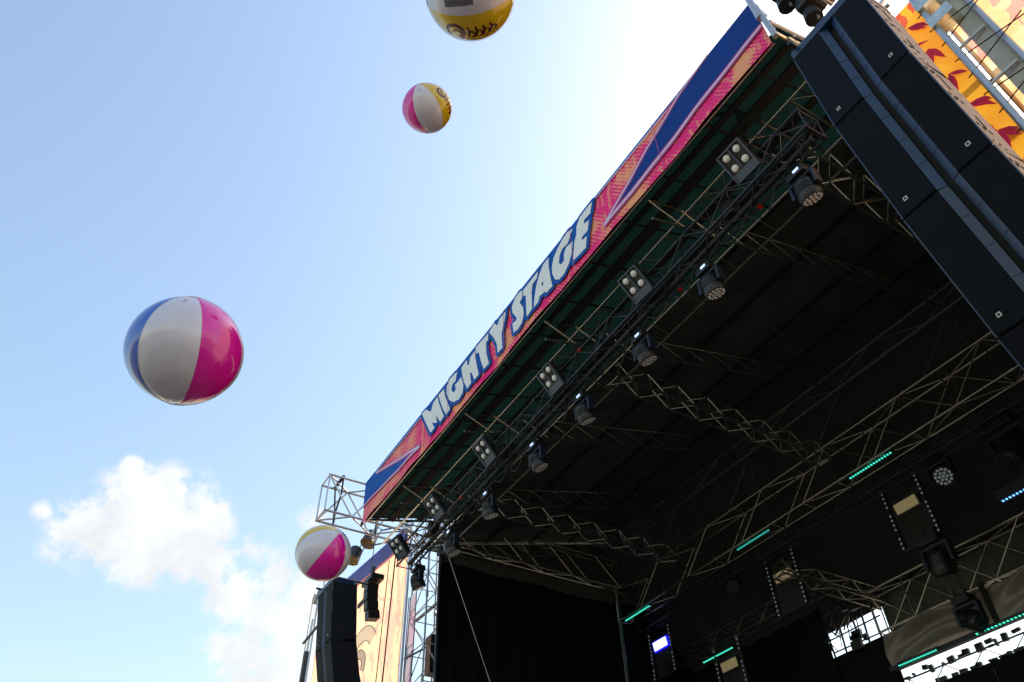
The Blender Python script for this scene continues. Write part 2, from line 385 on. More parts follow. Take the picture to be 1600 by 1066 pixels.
# side trusses
for x, s, lab in ((-19.62, 'left', 'tall side truss above the left black drape'), (-2.1, 'right', 'tall side truss above the right black drape')):
    truss('side_truss', lab, 'side trusses', (x, 9.3, 12.45), (x, 16.0, 12.45), 0.3, 0.95, 0.9, M['alu'], 0.026, 0.017, posts=False)
    dr = thing('side_drape', 'black drape closing the %s side of the stage' % s, 'drape', (x, 12.6, GZ + 1.6))  # the right drape is unseen, mirrored in to block light
    sg = -1 if x < XC else 1
    vv, ff = [], []
    n = 90
    for k in range(n + 1):
        y = 9.32 + (15.75 - 9.32) * k / n; w = 0.035 * math.sin(y * 9.0) + 0.02 * math.sin(y * 23.1)
        vv += [Vector((x + sg * 0.12 + w, y, 0.0)), Vector((x + sg * 0.12 + w * 0.5, y, 11.6))]
    for k in range(n): ff.append([2*k, 2*k+2, 2*k+3, 2*k+1])
    sheet('cloth', vv, ff, M['drape'], dr)
    vv, ff = [], []
    for k in range(n + 1):
        y = 9.32 + (15.75 - 9.32) * k / n; w = 0.02 * math.sin(y * 5.0) + 0.012 * math.sin(y * 17.1)
        vv += [Vector((x + w, y, 11.38 + 0.03 * math.sin(y * 2.1))), Vector((x + sg * 0.06 + w * 0.5, y, 11.78))]
    for k in range(n): ff.append([2*k, 2*k+2, 2*k+3, 2*k+1])
    sheet('valance', vv, ff, M['valance'], dr)['label'] = 'grey valance along the top of the drape'
    gb = MB().poly([(x + sg * 0.3, 9.31, 11.7), (x + sg * 0.3, 19.2, 11.7), (x + sg * 0.3, 19.2, 9.0), (x + sg * 0.3, 15.9, 9.0), (x + sg * 0.3, 15.9, 0), (x + sg * 0.3, 19.2, 0), (x + sg * 0.3, 19.2, 11.7)][:2] + [(x + sg * 0.3, 15.95, zr(15.95)), (x + sg * 0.3, 9.31, zr(9.31) + 0.04)])
    gb.build('gable_cloth', M['tarp'], dr)
    MB().poly([(x + sg * 0.3, 15.7, 0.0), (x + sg * 0.3, 19.3, 0.0), (x + sg * 0.3, 19.3, 11.7), (x + sg * 0.3, 15.7, 11.7)]).build('rear_cloth', M['drape'], dr)
    for y, nm in ((9.3, 'front'), (15.95, 'rear')):
        c = thing('corner_post', 'slim grey upright at the %s %s corner of the stage' % (nm, s), 'post', (x, y, 0), 'corner uprights')
        rod('post', (x, y, GZ), (x, y, 12.0), 0.055, M['alu_green'] if y > 10 else M['blacktruss'], c)
        MB().box((x, y, GZ + 0.02), (0.5, 0.5, 0.04)).build('foot_plate', M['blacktruss'], c)

# rear wall: truss, taupe drape, gap of daylight, dark wall
truss('rear_wall_truss', 'grey truss above the taupe rear drape', None, (-12.4, 18.95, 8.85), (-0.9, 18.95, 8.85), 0.45, 1.1, 1.15, M['alu_dim'], 0.032, 0.019, posts=True)
truss('rear_corner_truss', 'narrow truss running back beside the rear daylight gap', None, (-13.1, 16.3, 9.85), (-12.3, 19.3, 9.3), 0.4, 0.4, 0.5, M['alu_dim'], 0.026, 0.016)
truss('rear_cross_truss', 'dim truss hanging over the rear of the stage beyond the light pods', None, (-19.5, 18.2, 9.9), (-12.9, 18.2, 9.9), 0.4, 0.4, 0.55, M['alu_green'], 0.024, 0.014)
rd = thing('rear_drape', 'taupe satin drape sagging in folds below the rear truss', 'drape', (-6.5, 18.9, 7.4))
vv, ff = [], []
nx, nz = 120, 14
for j in range(nz + 1):
    for i in range(nx + 1):
        x = -12.35 + 11.5 * i / nx; t_ = j / nz
        uu = ((x + 12.35) % 3.1) / 3.1; sag = 0.16 * math.sin(uu * math.pi) * math.sin(11 * (t_ + 0.55 * (uu - 0.5) ** 2 * 4))
        vv.append(Vector((x, 18.7 + sag + 0.05 * math.sin(x * 2.3 + t_ * 5) - 0.12 * t_ * (1 - t_), 7.38 + 0.83 * t_)))
for j in range(nz):
    for i in range(nx): a = j * (nx + 1) + i; ff.append([a, a + 1, a + nx + 2, a + nx + 1])
sheet('cloth', vv, ff, M['silk'], rd)
for x in (-9.3, -6.2, -3.4): MB().box((x, 18.62, 7.85), (0.14, 0.03, 0.95)).build('strap', M['webbing'], rd)
MB().box((-6.6, 18.7, 7.33), (11.6, 0.14, 0.12)).build('bottom_bar', M['black'], rd)
rw = thing('rear_wall', 'black rear stage wall below the strip of daylight', 'wall', (-6.6, 19.2, 0))
MB().box((-6.6, 19.2, 3.40), (11.5, 0.1, 6.86)).build('panel', M['drape'], rw)
for k in range(12): rod('wall_rib', (-12.1 + k, 19.12, 0.0), (-12.1 + k, 19.12, 6.7), 0.02, M['black'], rw)
MB().box((-6.6, 19.35, 8.9), (11.7, 0.04, 1.5)).build('upper_panel', M['tarp'], rw)
rs = truss('gap_truss', 'thin dark truss crossing the strip of daylight at the back', None, (-12.4, 19.25, 6.98), (-0.9, 19.25, 6.98), 0.02, 0.42, 0.55, M['blacktruss'], 0.02, 0.012, faces=(1,))
for k in range(44):
    x = -12.3 + 11.3 * k / 44 + random.uniform(-0.1, 0.1); z = 7.22 + random.uniform(-0.05, 0.05)
    MB().box((x, 19.15, z), (random.uniform(0.05, 0.22), 0.08, random.uniform(0.04, 0.2)), Matrix.Rotation(random.uniform(-0.12, 0.12), 3, 'Y')).build('bracket', M['black'], rs)
    MB().box((x + 0.2, 19.13, 6.85), (random.uniform(0.06, 0.3), 0.08, random.uniform(0.04, 0.16)), Matrix.Rotation(random.uniform(-0.12, 0.12), 3, 'Y')).build('bracket', M['black'], rs)
rl = thing('rear_black_drape', 'black drape hanging in the far left corner of the stage', 'drape', (-17, 19.0, 0))
vv, ff = [], []
for k in range(61):
    x = -19.9 + 5.7 * k / 60; w = 0.05 * math.sin(x * 8)
    vv += [Vector((x, 19.0 + w, 0)), Vector((x, 19.0 + w, 9.75))]
for k in range(60): ff.append([2*k, 2*k+2, 2*k+3, 2*k+1])
sheet('cloth', vv, ff, M['drape'], rl)
MB().box((-13.4, 19.1, 4.2), (1.95, 0.05, 8.3)).build('lower_cloth', M['drape'], rl)
sc = thing('rear_scaffold', 'cluttered scaffold seen against daylight in the rear corner', 'scaffold', (-13.3, 19.1, 8.4))
for x in (-14.15, -13.75, -13.2, -12.95, -12.55): rod('upright', (x, 19.0, 8.3), (x + random.uniform(-0.1, 0.1), 19.0, 9.9), 0.03, M['blacktruss'], sc)
for z in (8.45, 8.8, 9.5): rod('ledger', (-14.2, 19.03, z), (-12.4, 19.03, z + random.uniform(-0.15, 0.2)), 0.022, M['blacktruss'], sc)
for k in range(22):
    x = random.uniform(-14.2, -12.8); z = random.uniform(8.35, 9.4)
    rod('stay', (x, 18.97, z), (x + random.uniform(-0.5, 0.6), 18.97, z + random.uniform(0.3, 0.9)), random.uniform(0.010, 0.03), M['blacktruss'], sc)
for k in range(7):
    MB().box((random.uniform(-14.0, -12.6), 18.95, random.uniform(8.35, 8.75) if k < 4 else random.uniform(9.3, 9.7)), (random.uniform(0.12, 0.4), 0.1, random.uniform(0.1, 0.3))).build('fitting', M['black'], sc)

# ------------------------------------------------------------------ front lighting truss
def ft(x, dz=0.0, dy=0.0):      # point on the truss line; it hangs a little lower and deeper to the left
    u = (x + 3.5) / -12.0
    return Vector((x, 7.02 + 0.17 * u + dy, 10.27 - 0.10 * u + dz))
lt = truss('lighting_truss', 'black box truss carrying blinders and moving heads behind the fascia', None, ft(-17.9, 0, 0.19), ft(-2.95, 0, 0.19), 0.40, 0.46, 0.55, M['blacktruss'], 0.027, 0.014)
rod('cable_loom', ft(-17.7, -0.17, 0.28), ft(-3.1, -0.17, 0.28), 0.055, M['rubber'], lt)
for k in range(22):
    x = -17.3 + 0.65 * k
    p = ft(x, -0.22, 0.3)
    pts = [p + Vector((s * 0.7 - 0.35, 0.02 * math.sin(k), -(0.16 + 0.12 * (k % 3)) * math.sin(math.pi * s))) for s in [i / 7 for i in range(8)]]
    MB().path(pts, 0.014).build('cable_loop', M['rubber'], lt)
for k in range(16):
    x = -17.0 + 0.86 * k + random.uniform(-0.3, 0.3)
    MB().box(ft(x, random.choice((-0.23, 0.23)), random.choice((0.0, 0.4))), (0.07, 0.07, 0.06)).build('red_tag' if k % 3 == 0 else 'clamp', M['red'] if k % 3 == 0 else M['blacktruss'], lt)
MB().box(ft(-3.0, -0.23, 0.2), (0.04, 0.42, 0.04)).build('end_plate', M['blacktruss'], lt)
for x in (-4.8, -8.6, -12.4, -16.2):
    h = thing('chain_hoist', 'black hoist hanging the lighting truss, %s from the right' % {-4.8: 'first', -8.6: 'second', -12.4: 'third', -16.2: 'fourth'}[x], 'hoist', ft(x, 0, 0.2), 'hoists on the lighting truss')
    MB().box(ft(x, 0.05, 0.25), (0.22, 0.26, 0.34)).build('body', M['black'], h, bevel=0.03)
    rod('chain', ft(x, 0.2, 0.25), Vector((x, 7.4, 11.4)), 0.012, M['bolt'], h)

def Rx(a): return Matrix.Rotation(a, 3, 'X')
BL = [(-4.07, 'nearest to the big speaker array'), (-6.85, 'second from the right'), (-9.75, 'third from the right'), (-12.55, 'fourth from the right'), (-15.15, 'fifth from the right'), (-17.35, 'farthest left, in front of the orange wing banner')]
for i, (x, w) in enumerate(BL):
    c = ft(x, -0.02 if i else 0.0, -0.22) + Vector((0, 0, 0.16 if i == 0 else 0.0)); x = c.x
    b = thing('blinder', 'four-lamp audience blinder on the lighting truss, ' + w, 'stage light', c, 'four-lamp blinders on the lighting truss')
    R = Matrix.Rotation(rad(random.uniform(-4, 4)), 3, 'Z') @ Rx(rad(42 + random.uniform(-5, 6)))
    W, H = 0.45, 0.53
    def lp(px, py, pz): return c + R @ Vector((px, py, pz))
    k = MB(); k.box(lp(0, 0.07, 0), (W, 0.14, H), R); k.build('housing', M['black'], b, bevel=0.012)
    for (px, pz, sx, sz) in ((0, H/2, W + 0.03, 0.025), (0, -H/2, W + 0.03, 0.025), (-W/2, 0, 0.025, H), (W/2, 0, 0.025, H), (0, 0.06, 0.02, H - 0.15)):
        MB().box(lp(px, -0.015, pz), (sx, 0.05, sz), R).build('frame_bar', M['steelblue'], b)
    MB().box(lp(0, -0.012, -H/2 + 0.075), (W - 0.03, 0.02, 0.12), R).build('lower_plate', M['steelblue'], b)
    for px in (-0.11, 0.11):
        for pz in (-0.05, 0.165):
            lm = MB(); n = 16
            rings = [(0.064, 0.0), (0.06, -0.02), (0.043, -0.036), (0.0, -0.045)]
            for r_, y_ in rings[:-1]:
                for q in range(n): lm.v.append(lp(px + r_ * math.cos(2*math.pi*q/n), y_ - 0.004, pz + r_ * math.sin(2*math.pi*q/n)))
            lm.v.append(lp(px, -0.049, pz))
            for ri in range(2):
                for q in range(n): lm.f.append([ri*n+q, ri*n+(q+1)%n, (ri+1)*n+(q+1)%n, (ri+1)*n+q])
            for q in range(n): lm.f.append([2*n+q, 2*n+(q+1)%n, 3*n])
            lm.build('lamp', M['lamp'], b, True)
    for s in (-1, 1): rod('yoke_arm', lp(s * (W/2 + 0.03), 0.07, 0), lp(s * (W/2 + 0.03) * 0.8, 0.30, 0.2), 0.016, M['black'], b)
    MB().path([lp(0.1, 0.15, 0.2), lp(0.2, 0.3, 0.35), lp(0.35, 0.35, 0.2), ft(x + 0.6, 0.2, 0.0)], 0.012).build('lead', M['rubber'], b)

HD = [(-3.55, 'nearest to the big speaker array'), (-5.7, 'second from the right'), (-7.55, 'third from the right'), (-9.5, 'fourth from the right'), (-11.3, 'fifth from the right'), (-13.4, 'sixth from the right'), (-15.3, 'seventh from the right'), (-17.3, 'farthest left')]
def moving_head(c, label, group, big=1.0, aim=None, lensm='lens', name='moving_head'):
    """c: top of the base; hangs down; aim: direction the lens looks"""
    h = thing(name, label, 'stage light', c, group)
    s = big
    MB().box(c + Vector((0, 0, -0.09 * s)), (0.34 * s, 0.30 * s, 0.15 * s)).build('base', M['black'], h, bevel=0.02)
    if name == 'moving_head': MB().box(c + Vector((0.04 * s, -0.155 * s, -0.085 * s)), (0.11 * s, 0.012, 0.045 * s)).build('display', M['display'], h)
    pv = c + Vector((0, 0, -0.45 * s))
    y = MB()
    y.box(c + Vector((0, 0, -0.19 * s)), (0.48 * s, 0.14 * s, 0.06 * s))
    for sx in (-1, 1): y.box(c + Vector((sx * 0.225 * s, 0, -0.34 * s)), (0.06 * s, 0.15 * s, 0.34 * s))
    y.build('yoke', M['headblue'], h, bevel=0.015)
    d = Vector(aim or (0.05, 0.22, -0.95)).normalized(); u = d.orthogonal().normalized(); w = d.cross(u)
    prof = [(-0.20, 0.05), (-0.19, 0.12), (-0.12, 0.155), (0.02, 0.175), (0.05, 0.19), (0.17, 0.195), (0.19, 0.185)]
    hb = MB(); n = 20
    for t_, r_ in prof:
        for q in range(n): hb.v.append(pv + (d * t_ + (u * math.cos(2*math.pi*q/n) + w * math.sin(2*math.pi*q/n)) * r_) * s)
    for ri in range(len(prof) - 1):
        for q in range(n): hb.f.append([ri*n+q, ri*n+(q+1)%n, (ri+1)*n+(q+1)%n, (ri+1)*n+q])
    hb.f.append(list(range(n)))
    hb.build('head', M['black'], h, True)
    face = MB().tube(pv + d * 0.175 * s, pv + d * 0.187 * s, 0.183 * s, 20).build('face_plate', M['black'], h)
    for rr, cnt in ((0.0, 1), (0.068, 6), (0.136, 12)):
        for q in range(cnt):
            a = 2 * math.pi * q / cnt
            p = pv + (d * 0.187 + (u * math.cos(a) + w * math.sin(a)) * rr) * s
            MB().tube(p, p + d * 0.014 * s, 0.029 * s, 8, 0.020 * s).build('lens', M[lensm], h)
    for q in range(5):
        t_ = -0.10 + q * 0.028
        MB().tube(pv + d * t_ * s, pv + d * (t_ + 0.012) * s, (0.168 + 0.006 * q) * s, 20).build('cooling_fin', M['headblue'], h)
    for sx in (-1, 1): rod('clamp', c + Vector((sx * 0.1 * s, 0, -0.02)), c + Vector((sx * 0.1 * s, 0, 0.16)), 0.025, M['black'], h)
    return h
for x, w in HD:
    c = ft(x, -0.42, 0.36)
    moving_head(c, 'black moving wash light hanging under the lighting truss, ' + w, 'moving heads under the lighting truss', 0.95, (random.uniform(-0.1, 0.2), random.uniform(0.32, 0.5), -0.95))
# ------------------------------------------------------------------ printed fascia
YB, ZB, ZT, XL, XR = 6.19, 11.0, 12.33, -18.15, -2.5
def print_mat(name, base, spot, left, dots=14.0):
    m = bpy.data.materials.new(name); m.use_nodes = True; nt = m.node_tree; b = nt.nodes['Principled BSDF']; b.inputs['Roughness'].default_value = 0.7; b.inputs['Specular IOR Level'].default_value = 0.15
    L = nt.links.new
    tc = nt.nodes.new('ShaderNodeTexCoord'); sep = nt.nodes.new('ShaderNodeSeparateXYZ'); L(tc.outputs['Object'], sep.inputs[0])
    def mth(op, a, b_=None):
        n = nt.nodes.new('ShaderNodeMath'); n.operation = op
        for i, v_ in enumerate((a, b_)):
            if v_ is None: continue
            if isinstance(v_, (int, float)): n.inputs[i].default_value = v_
            else: L(v_, n.inputs[i])
        return n.outputs[0]
    cmb = nt.nodes.new('ShaderNodeCombineXYZ')
    rx = mth('ADD', mth('MULTIPLY', sep.outputs[0], 0.8), mth('MULTIPLY', sep.outputs[2], 0.6)); rz = mth('SUBTRACT', mth('MULTIPLY', sep.outputs[2], 0.8), mth('MULTIPLY', sep.outputs[0], 0.6))
    fx = mth('SUBTRACT', mth('FRACT', mth('MULTIPLY', rx, dots)), 0.5); fz = mth('SUBTRACT', mth('FRACT', mth('MULTIPLY', rz, dots)), 0.5)
    rr = mth('SQRT', mth('ADD', mth('MULTIPLY', fx, fx), mth('MULTIPLY', fz, fz)))
    n1 = nt.nodes.new('ShaderNodeTexNoise'); n1.inputs['Scale'].default_value = 1.5; n1.inputs['Detail'].default_value = 2; L(tc.outputs['Object'], n1.inputs['Vector'])
    n2 = nt.nodes.new('ShaderNodeTexNoise'); n2.inputs['Scale'].default_value = 2.2; n2.inputs['Detail'].default_value = 3; L(tc.outputs['Object'], n2.inputs['Vector'])
    thr = mth('MULTIPLY', mth('SUBTRACT', n1.outputs['Fac'], 0.36), 2.2)
    dot = mth('LESS_THAN', rr, thr)
    wv = nt.nodes.new('ShaderNodeTexWave'); wv.inputs['Scale'].default_value = 1.4; wv.inputs['Distortion'].default_value = 9; wv.inputs['Detail'].default_value = 2; L(tc.outputs['Object'], wv.inputs['Vector'])
    bands = mth('MULTIPLY', mth('GREATER_THAN', wv.outputs['Fac'], 0.72), mth('GREATER_THAN', n2.outputs['Fac'], 0.52))
    fac = mth('MINIMUM', mth('ADD', mth('MULTIPLY', dot, 0.85), mth('MULTIPLY', bands, 0.5)), 0.9)
    mx = nt.nodes.new('ShaderNodeMixRGB'); L(fac, mx.inputs[0]); mx.inputs[1].default_value = (*base, 1); mx.inputs[2].default_value = (*spot, 1)
    # the left end of the print is a softer salmon
    mr_ = nt.nodes.new('ShaderNodeMapRange'); L(sep.outputs[0], mr_.inputs['Value'])
    mr_.inputs['From Min'].default_value = 4.5; mr_.inputs['From Max'].default_value = 0.0; mr_.inputs['To Min'].default_value = 0.0; mr_.inputs['To Max'].default_value = 0.55
    m2 = nt.nodes.new('ShaderNodeMixRGB'); L(mr_.outputs[0], m2.inputs[0]); L(mx.outputs[0], m2.inputs[1]); m2.inputs[2].default_value = (*left, 1)
    L(m2.outputs[0], b.inputs['Base Color'])
    return m
M['pinkprint'] = print_mat('pink_orange_halftone_print', (0.88, 0.030, 0.22), (0.92, 0.44, 0.20), (0.80, 0.27, 0.26))
fb = thing('fascia_banner', 'long pink and blue printed fascia banner along the roof edge reading MIGHTY STAGE', 'banner', (XL, YB, ZB))
RIP = [XL + 0.3 * i for i in range(1, 53)]
def ripple(x, z):
    s = 0.014 * math.sin(x * 2.3 + 0.7) + 0.010 * math.sin(x * 5.1) + 0.008 * math.sin(x * 0.9)
    return s * max(0.0, (ZT - z)) / 1.33
def rippled(o, zo):
    me = o.data; bm = bmesh.new(); bm.from_mesh(me)
    off = Vector(o.parent.location)
    for x in RIP:
        bmesh.ops.bisect_plane(bm, geom=bm.verts[:] + bm.edges[:] + bm.faces[:], plane_co=Vector((x - off.x, 0, 0)), plane_no=(1, 0, 0), dist=1e-5)
    for v in bm.verts: v.co.y += ripple(v.co.x + off.x, v.co.z + off.z)
    bm.to_mesh(me); bm.free(); return o
def fpoly(name, pts, m, layer, parent=None):
    y = YB - 0.012 - 0.005 * layer
    return rippled(MB().poly([(x, y, z) for x, z in pts]).build(name, m, parent or fb), 0)
def grid_cloth(x0, x1, z0, z1, y, nx, nz, m, name, parent, amp=0.004):
    v, f = [], []
    for j in range(nz + 1):
        for i in range(nx + 1):
            x = x0 + ((x1 - x0) * i / nx); z = z0 + (z1 - z0) * j / nz
            if j == 0: z += 0.018 * math.sin(x * 4.1) * math.sin(x * 0.9 + 1)
            v.append(Vector((x, y + amp * math.sin(x * 3.3 + z * 2), z)))
    for j in range(nz):
        for i in range(nx): a = j * (nx + 1) + i; f.append([a, a + 1, a + nx + 2, a + nx + 1])
    return sheet(name, v, f, m, parent)
rippled(grid_cloth(XL, XR, ZB, ZT, YB, 52, 6, M['pinkprint'], 'cloth', fb, 0.0), 0)
for x in (-15.6, -12.95, -10.3, -7.65, -5.0):
    fpoly('panel_join', [(x - 0.006, ZB + 0.02), (x + 0.006, ZB + 0.02), (x + 0.006, ZT), (x - 0.006, ZT)], M['orchid'], 8.6)
back = MB().box(((XL + XR) / 2, YB + 0.12, (ZB + ZT) / 2 + 0.03), (XR - XL - 0.1, 0.04, ZT - ZB - 0.12)).build('backing', M['webbing'], fb)
fpoly('top_band', [(XL, 12.22), (-14.5, 12.215), (-6.75, 12.255), (-3.55, 12.315), (XR, 12.325), (XR, ZT + 0.006), (XL, ZT + 0.006)], M['royal_cloth'], 1)
fpoly('blue_shard', [(XL, 12.34), (XL, 11.575), (-14.62, 11.325), (-17.36, 12.215), (-17.5, 12.34)], M['royal_cloth'], 2)
fpoly('blue_shard', [(-6.618, 11.285), (-2.5, 11.57), (-2.5, 12.335), (-3.6, 12.335), (-4.28, 12.21), (-5.32, 11.855)], M['navy_cloth'], 2)
def line(name, pts, wid, m, layer):
    q = [Vector((x, 0, z)) for x, z in pts]; a, b = [], []
    for i, p in enumerate(q):
        d = (q[min(i + 1, len(q) - 1)] - q[max(i - 1, 0)]).normalized(); nrm = Vector((-d.z, 0, d.x)); w = wid[i] / 2
        a.append((p.x + nrm.x * w, p.z + nrm.z * w)); b.append((p.x - nrm.x * w, p.z - nrm.z * w))
    fpoly(name, a + b[::-1], m, layer)
for pts, wd in (([(-17.36, 12.2), (-14.45, 11.27)], [0.05, 0.10]), ([(XL, 11.545), (-14.45, 11.265)], [0.05, 0.07]), ([(-6.66, 11.255), (-5.32, 11.875), (-4.278, 12.23), (-3.5, 12.325)], [0.09, 0.07, 0.06, 0.03]), ([(-6.66, 11.255), (-2.5, 11.535)], [0.10, 0.085])):
    line('magenta_edge', pts, [w_ * 1.7 for w_ in wd], M['orchid'], 3)
    line('pale_line', pts, [w_ * 0.62 for w_ in wd], M['whiteline'], 4)
line('pale_line', [(-17.4, 12.225), (-14.5, 12.19)], [0.03, 0.03], M['whiteline'], 4)
line('pale_line', [(-6.78, 12.24), (-4.6, 12.225)], [0.03, 0.03], M['whiteline'], 4)
LETTERS = [
  ('M', [(-14.428, 12.247), (-14.196, 12.221), (-13.87, 11.927), (-13.772, 12.135), (-13.537, 12.168), (-13.417, 11.839), (-13.155, 11.313), (-13.347, 11.272), (-13.562, 11.604), (-13.514, 11.355), (-13.679, 11.459), (-13.776, 11.524), (-13.622, 11.281), (-13.812, 11.246), (-14.119, 11.743)]),
  ('I', [(-13.487, 12.182), (-13.193, 12.162), (-13.112, 11.867), (-12.83, 11.319), (-12.845, 11.276), (-13.041, 11.284), (-13.221, 11.57), (-13.409, 11.968)]),
  ('G', [(-12.477, 12.156), (-12.527, 12.063), (-12.557, 11.94), (-12.706, 11.961), (-12.775, 11.878), (-12.742, 11.766), (-12.624, 11.636), (-12.516, 11.656), (-12.588, 11.841), (-12.441, 11.82), (-12.281, 11.854), (-12.182, 11.626), (-12.15, 11.452), (-12.192, 11.302), (-12.358, 11.241), (-12.632, 11.355), (-12.887, 11.607), (-13.039, 11.904), (-13.037, 12.127), (-12.894, 12.248), (-12.629, 12.219)]),
  ('H', [(-12.274, 12.141), (-12.007, 12.18), (-11.97, 11.98), (-11.884, 11.938), (-11.852, 12.118), (-11.606, 12.141), (-11.576, 11.899), (-11.486, 11.568), (-11.403, 11.262), (-11.601, 11.259), (-11.763, 11.606), (-11.83, 11.622), (-11.762, 11.293), (-11.957, 11.268), (-12.131, 11.591), (-12.229, 11.902)]),
  ('T', [(-11.57, 12.222), (-10.982, 12.176), (-10.994, 11.979), (-11.09, 11.975), (-11.073, 11.641), (-10.977, 11.264), (-11.186, 11.256), (-11.305, 11.567), (-11.418, 11.941), (-11.567, 12.012)]),
  ('Y', [(-10.946, 12.17), (-10.696, 12.25), (-10.587, 12.07), (-10.469, 12.187), (-10.195, 12.177), (-10.254, 11.951), (-10.398, 11.671), (-10.377, 11.24), (-10.594, 11.267), (-10.628, 11.56), (-10.755, 11.852)]),
  ('S', [(-9.478, 12.189), (-9.51, 11.958), (-9.616, 11.926), (-9.479, 11.649), (-9.469, 11.441), (-9.554, 11.27), (-9.709, 11.22), (-9.894, 11.268), (-9.931, 11.571), (-9.777, 11.525), (-9.756, 11.594), (-9.916, 11.887), (-9.932, 12.083), (-9.811, 12.209), (-9.65, 12.244)]),
  ('T', [(-9.445, 12.158), (-8.852, 12.165), (-8.9, 12.002), (-9.085, 11.973), (-9.118, 11.773), (-9.124, 11.281), (-9.339, 11.252), (-9.362, 11.395), (-9.36, 11.896), (-9.467, 11.99)]),
  ('A', [(-8.443, 12.188), (-8.466, 11.963), (-8.441, 11.607), (-8.399, 11.282), (-8.616, 11.279), (-8.64, 11.35), (-8.827, 11.377), (-8.885, 11.259), (-9.061, 11.261), (-9.026, 11.487), (-8.934, 11.803), (-8.798, 12.033), (-8.654, 12.178)]),
  ('G', [(-7.552, 12.151), (-7.648, 12.059), (-7.764, 11.918), (-7.957, 11.952), (-8.066, 11.873), (-8.117, 11.687), (-8.059, 11.582), (-7.947, 11.586), (-7.923, 11.773), (-7.827, 11.864), (-7.599, 11.814), (-7.663, 11.551), (-7.8, 11.344), (-7.991, 11.239), (-8.169, 11.254), (-8.296, 11.376), (-8.369, 11.61), (-8.364, 11.793), (-8.283, 11.998), (-8.107, 12.133), (-7.894, 12.227), (-7.722, 12.238)]),
  ('E', [(-6.876, 12.236), (-6.969, 11.987), (-7.178, 12.005), (-7.206, 11.914), (-7.044, 11.853), (-7.119, 11.627), (-7.316, 11.629), (-7.328, 11.549), (-7.172, 11.509), (-7.244, 11.252), (-7.425, 11.258), (-7.66, 11.283), (-7.616, 11.502), (-7.554, 11.742), (-7.469, 11.865), (-7.438, 12.075), (-7.307, 12.224), (-7.087, 12.246)]),
  ('a', [(-8.723, 11.698), (-8.684, 11.671), (-8.698, 11.589), (-8.746, 11.624)])]

def offset(pts, o):
    n = len(pts); ar = sum(pts[i][0] * pts[(i+1) % n][1] - pts[(i+1) % n][0] * pts[i][1] for i in range(n)); s = 1 if ar > 0 else -1
    out = []
    for i in range(n):
        p0, p, p1 = (Vector(pts[i - 1]), Vector(pts[i]), Vector(pts[(i + 1) % n]))
        d0, d1 = (p - p0).normalized(), (p1 - p).normalized()
        n0, n1_ = Vector((d0.y, -d0.x)) * s, Vector((d1.y, -d1.x)) * s
        nn_ = (n0 + n1_); L = nn_.length
        nn_ = nn_ / L if L > 1e-3 else n0
        out.append(tuple(p + nn_ * o * min(1.5, 1 / max(0.5, nn_.dot(n0)))))
    return out
ytop = YB - 0.012 - 0.005 * 5
for k, (ch, pts) in enumerate(LETTERS[:-1]):
    bk = MB()                    # rounded blue outline: one capsule per edge, each a hair in front of the last
    for i in range(len(pts)):
        a_, b_ = Vector(pts[i]), Vector(pts[(i + 1) % len(pts)]); d_ = b_ - a_; an = math.atan2(d_.y, d_.x); cap = []
        for q in range(7): t_ = an + math.pi / 2 + math.pi * q / 6; cap.append((a_.x + 0.088 * math.cos(t_), a_.y + 0.088 * math.sin(t_)))
        for q in range(7): t_ = an - math.pi / 2 + math.pi * q / 6; cap.append((b_.x + 0.088 * math.cos(t_), b_.y + 0.088 * math.sin(t_)))
        bk.poly([(x_, ytop - 0.0003 * i - 0.0001 * (k % 3), min(z_, 12.324)) for x_, z_ in cap])
    rippled(bk.build('letter_backing', M['royal_cloth'], fb), 0)
# blue ground that joins the letters up to the top band
fpoly('letter_ground', [(-14.45, 12.26), (-14.2, 12.15), (-13.8, 11.9), (-13.4, 11.55), (-12.9, 11.6), (-12.3, 11.55), (-11.7, 11.5), (-11.3, 11.9), (-10.9, 12.05), (-10.6, 11.9), (-10.3, 11.9), (-10.15, 12.2), (-9.9, 12.2), (-9.6, 11.7), (-9.3, 11.5), (-8.6, 11.5), (-8.2, 11.55), (-7.6, 11.5), (-7.2, 11.7), (-6.85, 12.05), (-6.83, 12.3), (-14.45, 12.3)], M['royal_cloth'], 4.6)
for k, (ch, pts) in enumerate(LETTERS[:-1]):
    lo = fpoly('letter', pts, M['letter'], 7.2); lo['label'] = 'letter %s' % ch
fpoly('counter', LETTERS[-1][1], M['navy_cloth'], 8.2)
for k in range(70):
    ch, pts = random.choice(LETTERS[:-1]); i = random.randrange(len(pts)); a, b = Vector(pts[i]), Vector(pts[(i + 5) % len(pts)])
    # little scuffs of missing ink, kept inside the letter strokes
    cx, cz = a.lerp(b, 0.15); s_ = random.uniform(0.006, 0.02)
    ins = False; j = len(pts) - 1
    for i2 in range(len(pts)):
        (xi, zi), (xj, zj) = pts[i2], pts[j]
        if (zi > cz) != (zj > cz) and cx < (xj - xi) * (cz - zi) / (zj - zi) + xi: ins = not ins
        j = i2
    if ins: fpoly('ink_scuff', [(cx + s_ * random.uniform(0.4, 1) * math.cos(t_), cz + s_ * random.uniform(0.4, 1) * math.sin(t_)) for t_ in [2 * math.pi * q / 6 for q in range(6)]], M['speck'], 8.2)
rod('top_pipe', (XL, YB + 0.05, ZT - 0.02), (XR, YB + 0.05, ZT - 0.02), 0.02, M['alu'], fb)
rod('bottom_pipe', (XL, YB + 0.09, ZB + 0.06), (XR, YB + 0.09, ZB + 0.06), 0.02, M['alu'], fb)
for k in range(12): MB().box((XL + 0.3 + k * 1.37, YB + 0.02, ZT - 0.015), (0.03, 0.06, 0.04)).build('tie', M['webbing'], fb)
